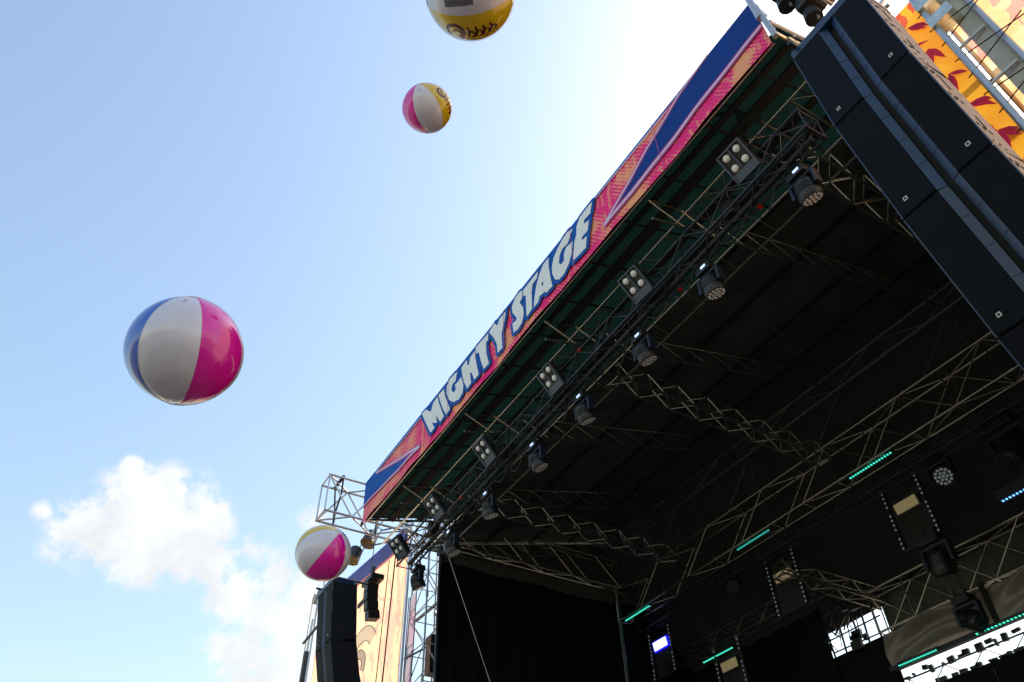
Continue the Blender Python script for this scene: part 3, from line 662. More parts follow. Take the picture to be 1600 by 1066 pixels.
MB().box((XL + 0.02, YB, ZB + 0.02), (0.07, 0.05, 0.10)).build('corner_weight', M['black'], fb)

# ------------------------------------------------------------------ speaker arrays
def array(name, label, xl, ytop, ztop, tilts, sidemat, sidesign):
    W, H, D = 1.0, 1.52, 0.70
    t = thing(name, label, 'speaker array', (xl + W / 2, ytop + D / 2, ztop))
    p = Vector((xl, ytop, ztop))
    # flying frame
    fr = MB().box((xl + W / 2, ytop + 0.30, ztop + 0.07), (W + 0.02, 0.62, 0.14)).build('flying_frame', M['flare'], t, bevel=0.015)
    for sx in (0.08, W - 0.08): rod('frame_rail', (xl + sx, ytop - 0.12, ztop + 0.17), (xl + sx, ytop + 1.0, ztop + 0.17), 0.03, M['black'], fr)
    for k, tl in enumerate(tilts):
        a = rad(tl); R = Rx(a)     # tilt: the foot of the cabinet swings back
        dn = R @ Vector((0, 0, -1)); bk = R @ Vector((0, 1, 0)); rt = Vector((1, 0, 0))
        def q(x, y, z): return p + rt * x + bk * y + dn * z
        h = H - 0.015
        ca = MB()
        # body as a section extruded down: flat grilles, flared strips, centre slot, tapering back
        sec = [(0, 0.0), (0.40, 0.0), (0.485, 0.055), (0.485, 0.12), (0.555, 0.12), (0.555, 0.055), (0.64, 0.0), (1.0, 0.0), (1.0, D * 0.97), (0.96, D), (0.04, D), (0.0, D * 0.97)]
        n = len(sec)
        for z in (0.0, h):
            for x, y in sec: ca.v.append(q(x * W, y, z))
        ca.f.append(list(range(n))); ca.f.append([n + i for i in reversed(range(n))])
        for i in range(n): ca.f.append([i, n + i, n + (i + 1) % n, (i + 1) % n])
        me_o = ca.build('cabinet', M['cabside_dark'], t)
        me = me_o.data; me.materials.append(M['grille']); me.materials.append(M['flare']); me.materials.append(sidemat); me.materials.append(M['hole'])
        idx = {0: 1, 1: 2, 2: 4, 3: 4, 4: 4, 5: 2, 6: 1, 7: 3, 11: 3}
        for i in range(n): me.polygons[2 + i].material_index = idx.get(i, 0)
        # grille frames, strip joints, badge plates, rigging holes are separate pieces of this cabinet
        for (x0, x1) in ((0.0, 0.40), (0.64, 1.0)):
            g_ = MB(); g_.box(q((x0 + x1) / 2 * W, -0.006, h / 2), ((x1 - x0) * W - 0.012, 0.012, h - 0.02), R).build('grille', M['grille'], me_o, bevel=0.004)
        for j in range(1, 4):
            z = h * j / 4
            for x0, y0, x1, y1 in ((0.405, 0.0, 0.48, 0.05), (0.56, 0.05, 0.635, 0.0)):
                MB().tube(q(x0 * W, y0 - 0.001, z), q(x1 * W, y1 - 0.001, z), 0.0018, 4).build('strip_joint', M['hole'], me_o)
        for bx in (0.13, 0.86):
            bq = q(bx * W, -0.016, h - 0.16)
            bb = MB().box(bq, (0.045, 0.008, 0.045), R).build('badge', M['badge'], me_o)
            MB().box(bq + bk * -0.005, (0.022, 0.006, 0.022), R).build('badge_centre', M['hole'], bb)
        rod('edge_rail', q(-0.008, 0.004, 0.01), q(-0.008, 0.004, h), 0.010, M['flare'], me_o)
        rod('edge_rail', q(W + 0.008, 0.004, 0.01), q(W + 0.008, 0.004, h), 0.010, M['flare'], me_o)
        for gz in (0.16, 0.62, 1.10, 1.36):
            for sy in (0.17, 0.30):
                for e in (0, 1):
                    cx = W + 0.001; c0 = q(cx, sy + e * 0.05 + (0.03 if gz > 1 else 0), gz + e * 0.055)
                    MB().tube(c0, c0 + rt * 0.003, 0.030 if gz != 1.36 else 0.016, 10).build('rigging_hole', M['hole'], me_o)
        for z in (0.35, 1.0):
            MB().box(q(W + 0.004, D * 0.5, z), (0.006, 0.012, 0.2), R).build('handle_slot', M['hole'], me_o)
        p = p + dn * H
    return t
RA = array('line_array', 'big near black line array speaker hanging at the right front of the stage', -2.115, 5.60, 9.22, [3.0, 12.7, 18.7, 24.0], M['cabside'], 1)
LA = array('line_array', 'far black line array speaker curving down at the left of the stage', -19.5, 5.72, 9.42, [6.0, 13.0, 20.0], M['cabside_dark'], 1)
def hoist(name, label, p, top, group=None):
    h = thing(name, label, 'hoist', p, group)
    MB().box(p, (0.30, 0.34, 0.42)).build('body', M['black'], h, bevel=0.06)
    MB().tube(p + Vector((0.17, 0, 0.02)), p + Vector((0.30, 0, 0.02)), 0.13, 14).build('motor_cap', M['black'], h)
    MB().tube(p + Vector((-0.05, 0, -0.42)), p + Vector((-0.05, 0, -0.2)), 0.12, 12, 0.10).build('chain_bag', M['rubber'], h)
    rod('chain', p + Vector((0, 0, 0.2)), top, 0.014, M['bolt'], h)
    rod('hook', p + Vector((0, 0, -0.5)), p + Vector((0, 0, -0.2)), 0.02, M['bolt'], h)
    return h
HO1, HO2 = Vector((-1.72, 5.95, 10.52)), Vector((-1.86, 5.75, 10.95))
hoist('chain_hoist', 'black chain hoist above the near line array', HO1, Vector((HO1.x, HO1.y, 11.6)))
hoist('chain_hoist', 'second black chain hoist at the top edge of the picture', HO2, Vector((HO2.x, HO2.y, 11.9)))
MBx = thing('rigging_frame', 'small steel rigging bracket behind the near line array hoist', 'bracket', (-1.6, 6.4, 9.6))
for k in range(3): rod('bar', (-1.95 + 0.3 * k, 6.2, 9.42), (-1.75 + 0.3 * k, 6.55, 10.1), 0.03, M['bolt'], MBx)
rod('bar', (-2.0, 6.3, 9.75), (-1.1, 6.4, 9.7), 0.03, M['bolt'], MBx)

# forward trusses that carry the arrays
lt2 = truss('array_truss', 'silver truss jutting forward above the far left line array', 'trusses carrying the arrays', (-19.195, 5.3, 12.19), (-19.195, 9.4, 12.19), 0.67, 1.17, 0.82, M['alu_bright'], 0.036, 0.026)
truss('array_truss', 'silver truss jutting forward above the near right line array', 'trusses carrying the arrays', (-1.41, 5.3, 12.19), (-1.41, 6.9, 12.19), 0.67, 1.17, 0.82, M['alu_bright'], 0.036, 0.026)
for (y, lab) in ((5.72, 'sling over the front end of the left silver truss'), (7.0, 'sling over the left silver truss behind the fascia corner')):
    s_ = thing('sling', 'black ' + lab, 'sling', (-19.2, y, 12.8), 'lifting slings')
    k = MB()
    for dx in (-0.335, 0.335):
        k.path([(-19.195 + dx, y, 12.82), (-19.195 + dx * 0.8, y + 0.03, 12.3), (-19.195, y, 11.75)], 0.028)
    k.tube((-19.53, y, 12.83), (-18.86, y, 12.83), 0.05); k.build('strap', M['webbing'], s_)
    MB().tube((-19.195, y, 11.75), (-19.195, y, 11.45), 0.045, 8, 0.03).build('hook', M['black'], s_)
    rod('chain', (-19.195, y, 11.5), (-19.195, y, 9.6 if y < 6 else 10.0), 0.012, M['rubber'], s_)
# small speaker column hanging beside the far array
hs = thing('side_fill_speaker', 'slim black speaker column hanging beside the far left line array', 'speaker', (-19.0, 7.0, 9.2))
MB().box((-19.0, 7.0, 9.93), (0.74, 0.36, 0.14)).build('crossbar', M['black'], hs, bevel=0.01)
for k in range(4): MB().box((-19.0, 6.98 + 0.012 * k * k, 9.70 - 0.24 * k), (0.27, 0.32, 0.232), Rx(rad(3 * k))).build('cabinet', M['black'], hs, bevel=0.012)
rod('hanger', (-19.0, 7.0, 9.9), (-19.0, 7.0, 10.35), 0.05, M['black'], hs)
for k in range(6): MB().box((-19.62 + 0.09 * k, 6.9, 9.45), (0.05, 0.05, 0.12)).build('connector', M['black'], hs)

# ------------------------------------------------------------------ wings
def wing_mat(name, c1, c2, c3, pale, sc=1.0, thr=0.86):
    m = bpy.data.materials.new(name); m.use_nodes = True; nt = m.node_tree; L = nt.links.new
    b = nt.nodes['Principled BSDF']; b.inputs['Roughness'].default_value = 0.7
    tc = nt.nodes.new('ShaderNodeTexCoord')
    n = nt.nodes.new('ShaderNodeTexNoise'); n.inputs['Scale'].default_value = 0.75 * sc; n.inputs['Detail'].default_value = 3; n.inputs['Distortion'].default_value = 0.8; L(tc.outputs['Object'], n.inputs['Vector'])
    r = nt.nodes.new('ShaderNodeValToRGB'); L(n.outputs['Fac'], r.inputs[0])
    r.color_ramp.elements[0].position = 0.36; r.color_ramp.elements[0].color = (*c2, 1); r.color_ramp.elements[1].position = 0.62; r.color_ramp.elements[1].color = (*c1, 1)
    wv = nt.nodes.new('ShaderNodeTexWave'); wv.inputs['Scale'].default_value = 0.45 * sc; wv.inputs['Distortion'].default_value = 14; wv.inputs['Detail'].default_value = 3; wv.inputs['Detail Scale'].default_value = 1.2; L(tc.outputs['Object'], wv.inputs['Vector'])
    st = nt.nodes.new('ShaderNodeMath'); st.operation = 'GREATER_THAN'; L(wv.outputs['Fac'], st.inputs[0]); st.inputs[1].default_value = thr
    n3 = nt.nodes.new('ShaderNodeTexNoise'); n3.inputs['Scale'].default_value = 0.6; L(tc.outputs['Object'], n3.inputs['Vector'])
    g3 = nt.nodes.new('ShaderNodeMath'); g3.operation = 'GREATER_THAN'; L(n3.outputs['Fac'], g3.inputs[0]); g3.inputs[1].default_value = 0.5
    ml = nt.nodes.new('ShaderNodeMath'); ml.operation = 'MULTIPLY'; L(st.outputs[0], ml.inputs[0]); L(g3.outputs[0], ml.inputs[1])
    ml2 = nt.nodes.new('ShaderNodeMath'); ml2.operation = 'MULTIPLY'; L(ml.outputs[0], ml2.inputs[0]); ml2.inputs[1].default_value = 0.75
    mx = nt.nodes.new('ShaderNodeMixRGB'); L(ml2.outputs[0], mx.inputs[0]); L(r.outputs[0], mx.inputs[1]); mx.inputs[2].default_value = (*c3, 1)
    L(mx.outputs[0], b.inputs['Base Color'])
    tr = nt.nodes.new('ShaderNodeBsdfTranslucent'); L(mx.outputs[0], tr.inputs['Color'])
    ms = nt.nodes.new('ShaderNodeMixShader'); ms.inputs[0].default_value = pale
    L(b.outputs[0], ms.inputs[1]); L(tr.outputs[0], ms.inputs[2]); L(ms.outputs[0], nt.nodes['Material Output'].inputs['Surface'])
    return m
M['wing'] = wing_mat('orange_mesh_print', (0.95, 0.68, 0.38), (0.90, 0.46, 0.34), (0.86, 0.34, 0.28), 0.6)
M['wing_right'] = wing_mat('pale_orange_mesh_print', (0.95, 0.74, 0.45), (0.92, 0.48, 0.22), (0.86, 0.26, 0.26), 0.6, 1.3, 0.7)
M['leaf'] = wing_mat('orange_red_leaf_print', (0.85, 0.44, 0.03), (0.75, 0.30, 0.02), (0.60, 0.008, 0.05), 0.35, 1.5, 0.55)
M['leafred'] = mat('crimson_print', (0.62, 0.008, 0.07), 0.6, trans=0.3, tcol=(0.6, 0.01, 0.06))
M['strip'] = wing_mat('pastel_strip_print', (0.45, 0.48, 0.52), (0.60, 0.38, 0.50), (0.12, 0.25, 0.42), 0.4)
M['wing_blue'] = mat('blue_mesh_print', (0.06, 0.10, 0.38), 0.6, 0, 0.2, 2, trans=0.35, tcol=(0.06, 0.09, 0.34))
M['wing_pink'] = mat('pink_edge_print', (0.7, 0.25, 0.3), 0.6, trans=0.4, tcol=(0.6, 0.2, 0.25))
M['palegrey'] = mat('pale_grey_print', (0.72, 0.80, 0.78), 0.6, 0, 0.12, 3, trans=0.6, tcol=(0.7, 0.78, 0.76))
M['midgrey'] = mat('mid_grey_print', (0.5, 0.58, 0.58), 0.6, 0, 0.12, 3, trans=0.6, tcol=(0.5, 0.56, 0.56))
def wing(label, a, b, ztop, m, band=True):
    a, b = Vector((*a, 0)), Vector((*b, 0)); d = (b - a).normalized()
    t = thing('wing_banner', label, 'banner', (a.x, a.y, GZ), 'tall orange wing banners')
    def P(u, z, o=0.0):
        q = a + (b - a) * u; nrm = Vector((d.y, -d.x, 0)); nrm = nrm if nrm.y < 0 else -nrm
        return Vector((q.x, q.y, z)) + nrm * o
    v, f = [], []; nx, nz = 14, 20
    for j in range(nz + 1):
        for i in range(nx + 1): v.append(P(i / nx, GZ + 1 + (ztop - GZ - 1) * j / nz, 0.03 * mnoise.noise(Vector((i * 0.4, j * 0.4, a.x)))))
    for j in range(nz):
        for i in range(nx): q = j * (nx + 1) + i; f.append([q, q + 1, q + nx + 2, q + nx + 1])
    sheet('cloth', v, f, m, t)
    if band:
        MB().poly([P(0, ztop - 0.62, 0.05), P(1, ztop - 0.62, 0.05), P(1, ztop + 0.01, 0.05), P(0, ztop + 0.01, 0.05)]).build('blue_band', M['wing_blue'], t)
        MB().poly([P(0, ztop - 0.72, 0.055), P(1, ztop - 0.72, 0.055), P(1, ztop - 0.62, 0.055), P(0, ztop - 0.62, 0.055)]).build('pink_edge', M['wing_pink'], t)
    rod('top_pipe', P(0, ztop, -0.05), P(1, ztop, -0.05), 0.03, M['alu_bright'], t)
    for u in (0.0, 1.0): rod('pole', P(u, GZ, -0.06), P(u, ztop + 0.2, -0.06), 0.04, M['alu_bright'], t)
    return t, P
M['inkline'] = mat('grey_ink_line', (0.22, 0.27, 0.28), 0.6)
wl_, WP = wing('orange wing banner with blue top band behind the far left line array', (-21.0, 8.82), (-27.6, 8.30), 13.2, M['wing'])
# pale abstract curls printed on the left banner
def curl(cx, cz, r0, r1, t0, t1, w0, w1, m, layer):
    pa, pb = [], []
    for i in range(19):
        s = i / 18; t_ = t0 + (t1 - t0) * s; r = r0 + (r1 - r0) * s; w = w0 + (w1 - w0) * s
        pa.append((cx + (r + w) * math.cos(t_), cz + (r + w) * math.sin(t_))); pb.append((cx + (r - w) * math.cos(t_), cz + (r - w) * math.sin(t_)))
    MB().poly([WP(u / 6.62, z, 0.06 + 0.004 * layer) for u, z in pa + pb[::-1]]).build('printed_curl', m, wl_)
    ol = MB()
    for e in (pa, pb): ol.path([WP(u / 6.62, z, 0.062 + 0.004 * layer) for u, z in e], 0.016, 4)
    ol.build('printed_outline', M['inkline'], wl_)
curl(2.6, 9.6, 0.9, 0.7, 2.6, -0.9, 0.22, 0.3, M['palegrey'], 1)
curl(2.7, 9.4, 0.35, 0.5, 3.6, 0.4, 0.12, 0.16, M['midgrey'], 2)
curl(2.2, 7.7, 0.8, 0.55, 3.3, 0.1, 0.3, 0.24, M['palegrey'], 3)
curl(3.1, 8.5, 0.5, 0.8, 4.6, 2.0, 0.2, 0.1, M['palegrey'], 4)
curl(2.5, 6.6, 1.0, 0.9, 2.9, 0.2, 0.35, 0.3, M['palegrey'], 5)
wr_, WRP = wing('pale orange wing banner at the right edge behind the scaffold pipes', (-1.25, 9.95), (6.2, 9.5), 15.5, M['wing_right'], False)
def strip_banner(label, x0, x1, y, z0, z1, m):
    t = thing('strip_banner', label, 'banner', ((x0 + x1) / 2, y, z0), 'narrow tower banners')
    grid_cloth(x0, x1, z0, z1, y, 6, 30, m, 'cloth', t, 0.01)
    for x in (x0, x1): rod('edge_rope', (x, y - 0.02, z0), (x, y - 0.02, z1), 0.015, M['webbing'], t)
    return t
strip_banner('narrow pastel banner strip on the left tower', -21.05, -20.5, 9.0, GZ + 1, 10.75, M['strip'])
strip_banner('narrow orange and red leaf banner between near speaker array and scaffold', -2.45, -1.30, 9.15, GZ + 1, 13.45, M['leaf'])

LB = [o for o in bpy.data.objects if o.name.startswith('strip_banner')][-1]
for k in range(13):
    cx, cz = random.uniform(-2.1, -1.45), 12.9 - k * 0.42
    for q in range(4):
        a_ = rad(random.uniform(-150, -20)); L_ = random.uniform(0.3, 0.6); w_ = random.uniform(0.03, 0.06); d_ = Vector((math.cos(a_), math.sin(a_))); n_ = Vector((-d_.y, d_.x))
        pts = [(min(-1.32, cx + d_.x * L_ * t_ + n_.x * w_ * s_), cz + d_.y * L_ * t_ + n_.y * w_ * s_) for t_, s_ in ((0, 0), (0.3, 0.9), (0.6, 0.8), (1, 0), (0.6, -0.8), (0.3, -0.9))]
        MB().poly([(x_, 9.12 - 0.0012 * (k * 4 + q), z_) for x_, z_ in pts]).build('printed_leaf', M['leafred'], LB)
# towers
tw = truss('tower', 'silver lattice tower beside the left black drape', 'stage towers', (-20.45, 9.45, GZ), (-20.45, 9.45, 13.2), 1.1, 0.8, 1.05, M['alu_bright'], 0.032, 0.017, up=(0, 1, 0), posts=True, cat='tower')
rod('cross_tie', (-21.1, 9.0, 8.9), (-19.9, 9.0, 8.75), 0.03, M['blacktruss'], tw)
for z in (7.3, 9.9): rod('pipe', (-20.7, 9.1, z), (-20.0, 9.6, z + 0.5), 0.05, M['canvas'], tw)
MB().box((-20.5, 9.6, 8.9), (0.35, 0.3, 1.1)).build('cable_box', M['black'], tw)
tr_ = thing('tower', 'blue-grey scaffold tower behind the near line array', 'tower', (-1.2, 9.2, GZ), 'stage towers')
for x, y in ((-0.72, 9.2),): rod('upright', (x, y, GZ), (x, y, 14.5), 0.05, M['alu_bright'], tr_)
MB().box((-0.90, 9.30, 6.0), (0.28, 0.10, 14.5)).build('canvas_sleeve', M['canvas'], tr_)
rod('upright', (-1.26, 9.05, GZ), (-1.25, 9.05, 13.4), 0.055, M['alu_bright'], tr_)
for k in range(16):
    z = 5.2 + k * 0.5
    rod('tie_wire', (-1.36, 9.0, z), (-0.35, 9.2, z + 0.55 * (1 if k % 2 else -0.1)), 0.010, M['webbing'], tr_)
for k in range(4): rod('rung', (-1.24, 9.12, 8.2 + k * 1.1), (-0.8, 9.2, 8.3 + k * 1.1), 0.03, M['alu_bright'], tr_)
for z in (12.3, 12.9):
    MB().box((-1.1, 9.1, z), (0.4, 0.3, 0.25)).build('coupler', M['alu'], tr_)
# outer pole with pulleys at the far end of the left wing
op = thing('outer_pole', 'thin grey mast with pulleys at the outer edge of the left wing banner', 'mast', (-27.9, 8.25, GZ))
rod('pole', (-27.9, 8.2, GZ), (-27.9, 8.2, 13.4), 0.05, M['alu_bright'], op); rod('pole', (-28.5, 8.2, 9.7), (-28.2, 8.2, 12.7), 0.05, M['alu_bright'], op)
for z in (9.7, 12.0): rod('crossbar', (-28.8, 8.15, z), (-27.4, 8.15, z + 0.1), 0.05, M['blacktruss'], op)
for x in (-28.2, -27.7): MB().tube((x, 8.1, 13.5), (x, 8.3, 13.5), 0.2, 14).build('pulley', M['canvas'] if x < -28 else M['black'], op)
rod('rope', (-28.35, 8.1, 9.8), (-28.3, 8.1, 13.4), 0.012, M['rubber'], op)
MB().box((-28.3, 8.2, 10.9), (0.2, 0.2, 1.2)).build('winch', M['black'], op)
# two flood lights over the left wing
for i, (p, lab) in enumerate(((Vector((-22.3, 7.96, 13.08)), 'upper round flood light with amber front over the left wing'), (Vector((-22.6, 7.58, 12.54)), 'lower round flood light with amber front over the left wing'))):
    fl = thing('flood_light', lab, 'flood light', p, 'flood lights on the left wing')
    d = Vector((0.15, -0.35, -0.92)).normalized()
    MB().tube(p - d * 0.25, p + d * 0.22, 0.21, 16, 0.25).build('can', M['black'], fl, False)
    MB().tube(p + d * 0.221, p + d * 0.232, 0.235, 16).build('amber_front', M['amber'], fl)
    u = d.orthogonal().normalized(); w = d.cross(u)
    for k in range(-2, 3):
        for e, f_ in ((u, w), (w, u)): rod('guard_wire', p + d * 0.24 + e * (k * 0.085) - f_ * 0.2, p + d * 0.24 + e * (k * 0.085) + f_ * 0.2, 0.009, M['black'], fl)
    MB().path([p + Vector((0.2, 0, 0)), p + Vector((0.55, 0.05, 0.18)), p + Vector((0.75, 0.1, 0.0)), p + Vector((0.5, 0.05, -0.2)), p + Vector((0.2, 0, -0.05))], 0.016).build('bracket', M['black'], fl)
    rod('arm', p + Vector((0.7, 0.1, 0)), p + Vector((1.5, 0.9, 0.05)), 0.025, M['blacktruss'], fl)
gw = thing('guy_wire', 'thin wire slanting down across the left black drape', 'wire', (-19.3, 9.3, 11.3))
rod('wire', (-19.3, 9.4, 11.45), (-16.4, 9.45, 6.2), 0.010, M['alu'], gw)
for i, x in enumerate((-21.6, -22.1)):
    rp = thing('rope', 'dark rope hanging in front of the orange wing banner, %s' % ('nearer the tower' if i == 0 else 'nearer the line array'), 'rope', (x, 8.4, 0), 'ropes on the left wing')
    rod('rope', (x, 8.4, GZ), (x + 0.35, 8.5, 12.2), 0.022 if i == 0 else 0.014, M['rubber'], rp)

# ------------------------------------------------------------------ lights at the back of the stage
def led_strip(label, p0, p1, m, n=16):
    p0, p1 = Vector(p0), Vector(p1); t = thing('led_strip', label, 'light strip', p0, 'led strips on stage')
    c = (p0 + p1) / 2; L = (p1 - p0).length
    MB().box(c + Vector((0, 0.04, 0.035)), (L + 0.06, 0.08, 0.09)).build('housing', M['black'], t)
    for k in range(n):
        p = p0.lerp(p1, (k + 0.5) / n); MB().box(p + Vector((0, -0.02, -0.012)), (L / n * 0.42, 0.05, 0.022)).build('led', m, t)
led_strip('green light strip under the rear truss, farthest left', (-19.45, 16.05, 10.83), (-18.15, 16.05, 10.83), M['green_led'])
led_strip('green light strip under the middle of the rear truss', (-14.1, 16.05, 10.83), (-12.8, 16.05, 10.83), M['green_led_dim'])
led_strip('green light strip under the right of the rear truss', (-9.95, 16.05, 10.83), (-8.62, 16.05, 10.83), M['green_led'])
led_strip('green light strip low in the far left of the stage', (-17.25, 17.0, 8.88), (-15.95, 17.0, 8.88), M['green_led'])
led_strip('green light strip at the left end of the taupe drape', (-12.1, 18.6, 7.32), (-10.95, 18.6, 7.32), M['green_led'])
led_strip('green light strip under the middle of the taupe drape', (-9.9, 18.6, 7.30), (-8.3, 18.6, 7.30), M['green_led'])
led_strip('blue light strip at the right edge of the picture', (-7.25, 17.0, 8.97), (-5.9, 17.0, 8.97), M['blue_led'])
MB().box((-6.55, 17.05, 9.12), (1.5, 0.2, 0.2)).build('housing_cover', M['black'], [o for o in bpy.data.objects if o.get('label') == 'blue light strip at the right edge of the picture'][0])
def pod(label, x, z, lit):
    Y = 17.0; t = thing('light_pod', label, 'light pod', (x, Y, z), 'hanging light pods')
    for s in (-0.5, 0.5):
        rod('side_tube', (x + s, Y, z - 1.0), (x + s, Y, z + 0.6), 0.05, M['black'], t)
        for k in [q for q in range(13) if random.random() > 0.15]: MB().tube((x + s, Y - 0.05, z - 0.95 + k * 0.125), (x + s, Y - 0.066, z - 0.95 + k * 0.125), 0.026, 6).build('pixel', M['white_led'], t)
    MB().box((x, Y + 0.05, z - 0.35), (0.86, 0.04, 1.3)).build('back_plate', M['black'], t)
    MB().box((x, Y - 0.01, z), (0.72, 0.06, 0.33), Rx(rad(10))).build('panel_rim', M['blue_rim'] if lit else M['black'], t)
    MB().box((x, Y - 0.05, z), (0.62, 0.03, 0.25), Rx(rad(10))).build('panel', M['blue_panel'] if lit else M['beige'], t)
    rod('top_bar', (x - 0.5, Y, z + 0.6), (x + 0.5, Y, z + 0.6), 0.035, M['black'], t); rod('bottom_bar', (x - 0.5, Y, z - 1.0), (x + 0.5, Y, z - 1.0), 0.035, M['black'], t)
    for s in (-0.5, 0.5):
        MB().box((x + s, Y - 0.04, z + 0.62), (0.09, 0.05, 0.09)).build('corner_bolt', M['bolt'], t)
        rod('hanger', (x + s, Y, z + 0.6), (x + s, 16.4, 10.95 if z > 9.5 else 10.6), 0.012, M['black'], t)
    return t
pod('light pod with beige panel in front of the grey rear roof', -9.32, 10.0, False)
pod('light pod with beige panel left of the rear daylight gap', -13.5, 10.0, False)
pod('light pod with glowing blue-white panel at far left', -18.98, 10.06, True)
pod('low light pod with beige panel under a green strip', -16.2, 8.45, False)
for x, z, lab, aim, s in ((-8.2, 10.75, 'round pixel moving light right of the beige pod', (0.4, -0.75, -0.5), 1.25), (-15.4, 10.95, 'dim round moving light left of the middle pod', (0.5, -0.75, -0.45), 1.0), (-6.45, 10.7, 'large dark moving head at the right edge of the picture', (-0.5, -0.3, -0.8), 1.9), (-9.1, 9.05, 'dark moving head below the right beige pod', (-0.2, 0.3, -0.9), 1.5)):
    moving_head(Vector((x, 17.0, z)), lab, 'moving lights over the rear stage', s, aim, 'white_led' if s == 1.25 else 'hole', 'rear_moving_head')
moving_head(Vector((-9.75, 18.45, 8.15)), 'dark moving light in front of the taupe drape', 'moving lights over the rear stage', 1.3, (0.7, -0.1, -0.5), 'hole', 'rear_moving_head')
truss('hanging_truss', 'dark truss carrying the light pods', None, (-19.5, 16.75, 10.75), (-1.2, 16.75, 10.75), 0.35, 0.35, 0.5, M['blacktruss'], 0.024, 0.013)

# ------------------------------------------------------------------ beach balls
WHITE, PINK, BLUE, YEL = 'white', 'pink', 'blue', 'yellow'
def vinyl(name, col, tc, rough=0.14):
    m = mat(name, col, rough, 0.0, 0.07, 9, 0.12, 7, trans=0.15, tcol=tc, coat=0.8); m.node_tree.nodes['Principled BSDF'].inputs['Coat Roughness'].default_value = 0.06
    return m
BM = {WHITE: vinyl('white_vinyl', (0.78, 0.745, 0.84), (0.72, 0.66, 0.74)), PINK: vinyl('pink_vinyl', (0.90, 0.008, 0.43), (0.9, 0.01, 0.40)), BLUE: vinyl('blue_vinyl', (0.002, 0.11, 0.66), (0.01, 0.10, 0.6)), YEL: vinyl('yellow_vinyl', (0.82, 0.55, 0.008), (0.85, 0.55, 0.01)), 'ink': mat('brown_ink', (0.10, 0.012, 0.03), 0.3), 'greyink': mat('grey_small_print', (0.13, 0.12, 0.15), 0.4, 0, 0.5, 60)}
def ball(label, px, py, depth, D, axis, phi0, cols, squash=0.985, prints=()):
    c = CR @ Vector(((px - 800) / 1214.93, -(py - 533) / 1214.93, -1.0)) * depth
    c = Vector((round(c.x, 3), round(c.y, 3), round(c.z, 3)))
    view = CR.inverted() @ c; tv = (-view).normalized()      # towards the photographer, in camera axes
    a = Vector(axis).normalized(); x = (tv - a * tv.dot(a)).normalized(); y = a.cross(x)
    R = CR @ Matrix((x, y, a)).transposed()
    t = thing('beach_ball', label, 'beach ball', c, 'beach balls in the air')
    t.rotation_euler = R.to_euler()
    r = D / 2; NL, NP = 28, 12
    def S(lat, ph, o=0.0):
        k = ((ph - phi0) % 60.0) / 60.0
        rr = r * (1 - 0.012 * (2 * abs(k - 0.5)) ** 6 * math.cos(lat)) + o
        pk = 0.004 * r * math.sin(ph * 0.9) * (abs(math.sin(lat)) ** 8)
        rr += pk + 0.010 * r * mnoise.noise(Vector((math.cos(lat) * math.cos(rad(ph)) * 1.6 + phi0, math.cos(lat) * math.sin(rad(ph)) * 1.6, math.sin(lat) * 1.6)))
        rr += 0.005 * r * math.sin(rad(ph) * 22) * abs(math.sin(lat)) ** 14
        return Vector((rr * math.cos(lat) * math.cos(rad(ph)), rr * math.cos(lat) * math.sin(rad(ph)), rr * math.sin(lat) * squash))
    for k, cn in enumerate(cols):
        v, f = [], []
        for j in range(NL + 1):
            lat = -math.pi / 2 + math.pi * j / NL
            for i in range(NP + 1): v.append(S(lat, phi0 + 60 * k + 60 * i / NP - (0 if i < NP else 1e-4)))
        for j in range(NL):
            for i in range(NP): q = j * (NP + 1) + i; f.append([q, q + 1, q + NP + 2, q + NP + 1])
        add('panel', mesh_from(v, f, BM[cn], True), t)['label'] = cn + ' vinyl panel'
        sm = MB()
        for j in range(1, NL - 1):
            sm.tube(S(-math.pi / 2 + math.pi * j / NL, phi0 + 60 * k, 0.0002), S(-math.pi / 2 + math.pi * (j + 1) / NL, phi0 + 60 * k, 0.0002), 0.0016, 5, cap=False)
        add('seam', mesh_from(sm.v, sm.f, BM[cn], True), t)
    for s in (-1, 1):
        cp = MB().tube(S(s * math.pi / 2, 0, -0.002), S(s * math.pi / 2, 0, 0.002), 0.03 * D / 0.5, 20); add('end_cap', mesh_from(cp.v, cp.f, BM[WHITE]), t)
    vp = S(rad(62), phi0 + 30, 0.0); vv_ = MB().tube(vp, vp * 1.012, 0.011, 10).tube(vp * 1.012, vp * 1.03, 0.006, 8); add('valve', mesh_from(vv_.v, vv_.f, BM[WHITE]), t)
    for kind, mm, data in prints:
        v, f = [], []
        if kind == 'stroke':          # a brush stroke printed on the vinyl: (phi, lat, half width) points in degrees
            pts = data
            for i, (ph, la, w) in enumerate(pts):
                p0, p1 = pts[max(0, i - 1)], pts[min(len(pts) - 1, i + 1)]
                dx, dy = p1[0] - p0[0], p1[1] - p0[1]; L = math.hypot(dx, dy) or 1
                nx_, ny_ = -dy / L * w, dx / L * w
                v += [S(rad(la + ny_), ph + nx_, 0.0012), S(rad(la - ny_), ph - nx_, 0.0012)]
            for i in range(len(pts) - 1): f.append([2*i, 2*i+1, 2*i+3, 2*i+2])
        else:
            p0, p1, l0, l1 = data
            for j in range(7):
                for i in range(9): v.append(S(rad(l0 + (l1 - l0) * j / 6), p0 + (p1 - p0) * i / 8, 0.0012))
            for j in range(6):
                for i in range(8): q = j * 9 + i; f.append([q, q + 1, q + 10, q + 9])
        add('printed_mark', mesh_from(v, f, BM[mm], True), t)
    return t
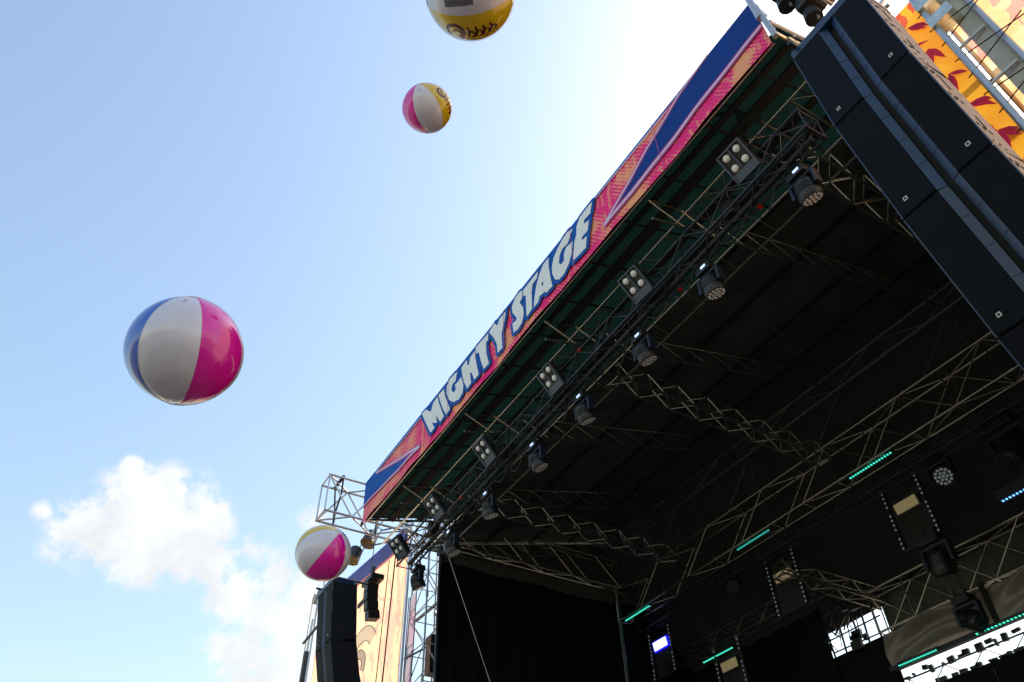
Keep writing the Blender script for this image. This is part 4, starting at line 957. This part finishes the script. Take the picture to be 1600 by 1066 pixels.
def arc(cp, cl, rp, rl, t0, t1, w, n=14): return [(cp + rp * math.cos(t0 + (t1 - t0) * i / n), cl + rl * math.sin(t0 + (t1 - t0) * i / n), w * (0.55 + 0.45 * math.sin(math.pi * i / n))) for i in range(n + 1)]
def script_print(pc, s=1.0, fl=1):
    """loose brush script across one panel: pc is the panel's middle, lat runs along the writing"""
    out = [arc(pc, -26 * fl, 13 * s, 12 * s, 0.5, 5.6, 2.6), arc(pc + 2, -24 * fl, 6 * s, 6 * s, 0.2, 4.6, 1.8)]
    for i, l in enumerate((-9, 1, 11, 21)):
        l *= fl
        out.append([(pc - 11 * s, l, 1.2), (pc - 2, l + 2 * fl, 1.9), (pc + 9 * s, l - 1 * fl, 1.2)])
        out.append(arc(pc + 3, l + 4 * fl, 6 * s, 4.2 * s, -0.3, 3.9, 1.5))
    out.append([(pc + 14, -20 * fl, 0.8), (pc + 17, -4 * fl, 1.6), (pc + 16, 14 * fl, 1.6), (pc + 13, 32 * fl, 0.6)])
    return [('stroke', 'ink', o) for o in out]
DB = 0.50
ball('large beach ball with blue, white and pink panels against open sky', 290, 548.5, DB / 2 * 1214.93 / 87.5, DB, (0.13, 0.985, -0.10), -47.5, [WHITE, PINK, WHITE, YEL, WHITE, BLUE], 0.965)
ball('small beach ball with pink, white and lettered yellow panels below the top ball', 667.5, 169.5, DB / 2 * 1214.93 / 39.0, DB, (-0.33, 0.82, 0.46), -30, [WHITE, YEL, WHITE, BLUE, WHITE, PINK], 0.985, script_print(60, 1.0, -1))
ball('beach ball cut by the top edge, yellow lettered panel below', 735, -9, DB / 2 * 1214.93 / 69.5, DB, (0.98, 0.14, 0.05), -35.5, [WHITE, YEL, WHITE, PINK, WHITE, BLUE], 0.985, script_print(52, 1.0, 1) + [('block', 'greyink', (-12, 12, -34, 4))])
ball('beach ball, white above and pink below, in front of the far line array', 505, 864, DB / 2 * 1214.93 / 43.2, DB, (0.64, 0.77, 0.06), -61, [WHITE, PINK, WHITE, BLUE, WHITE, YEL])
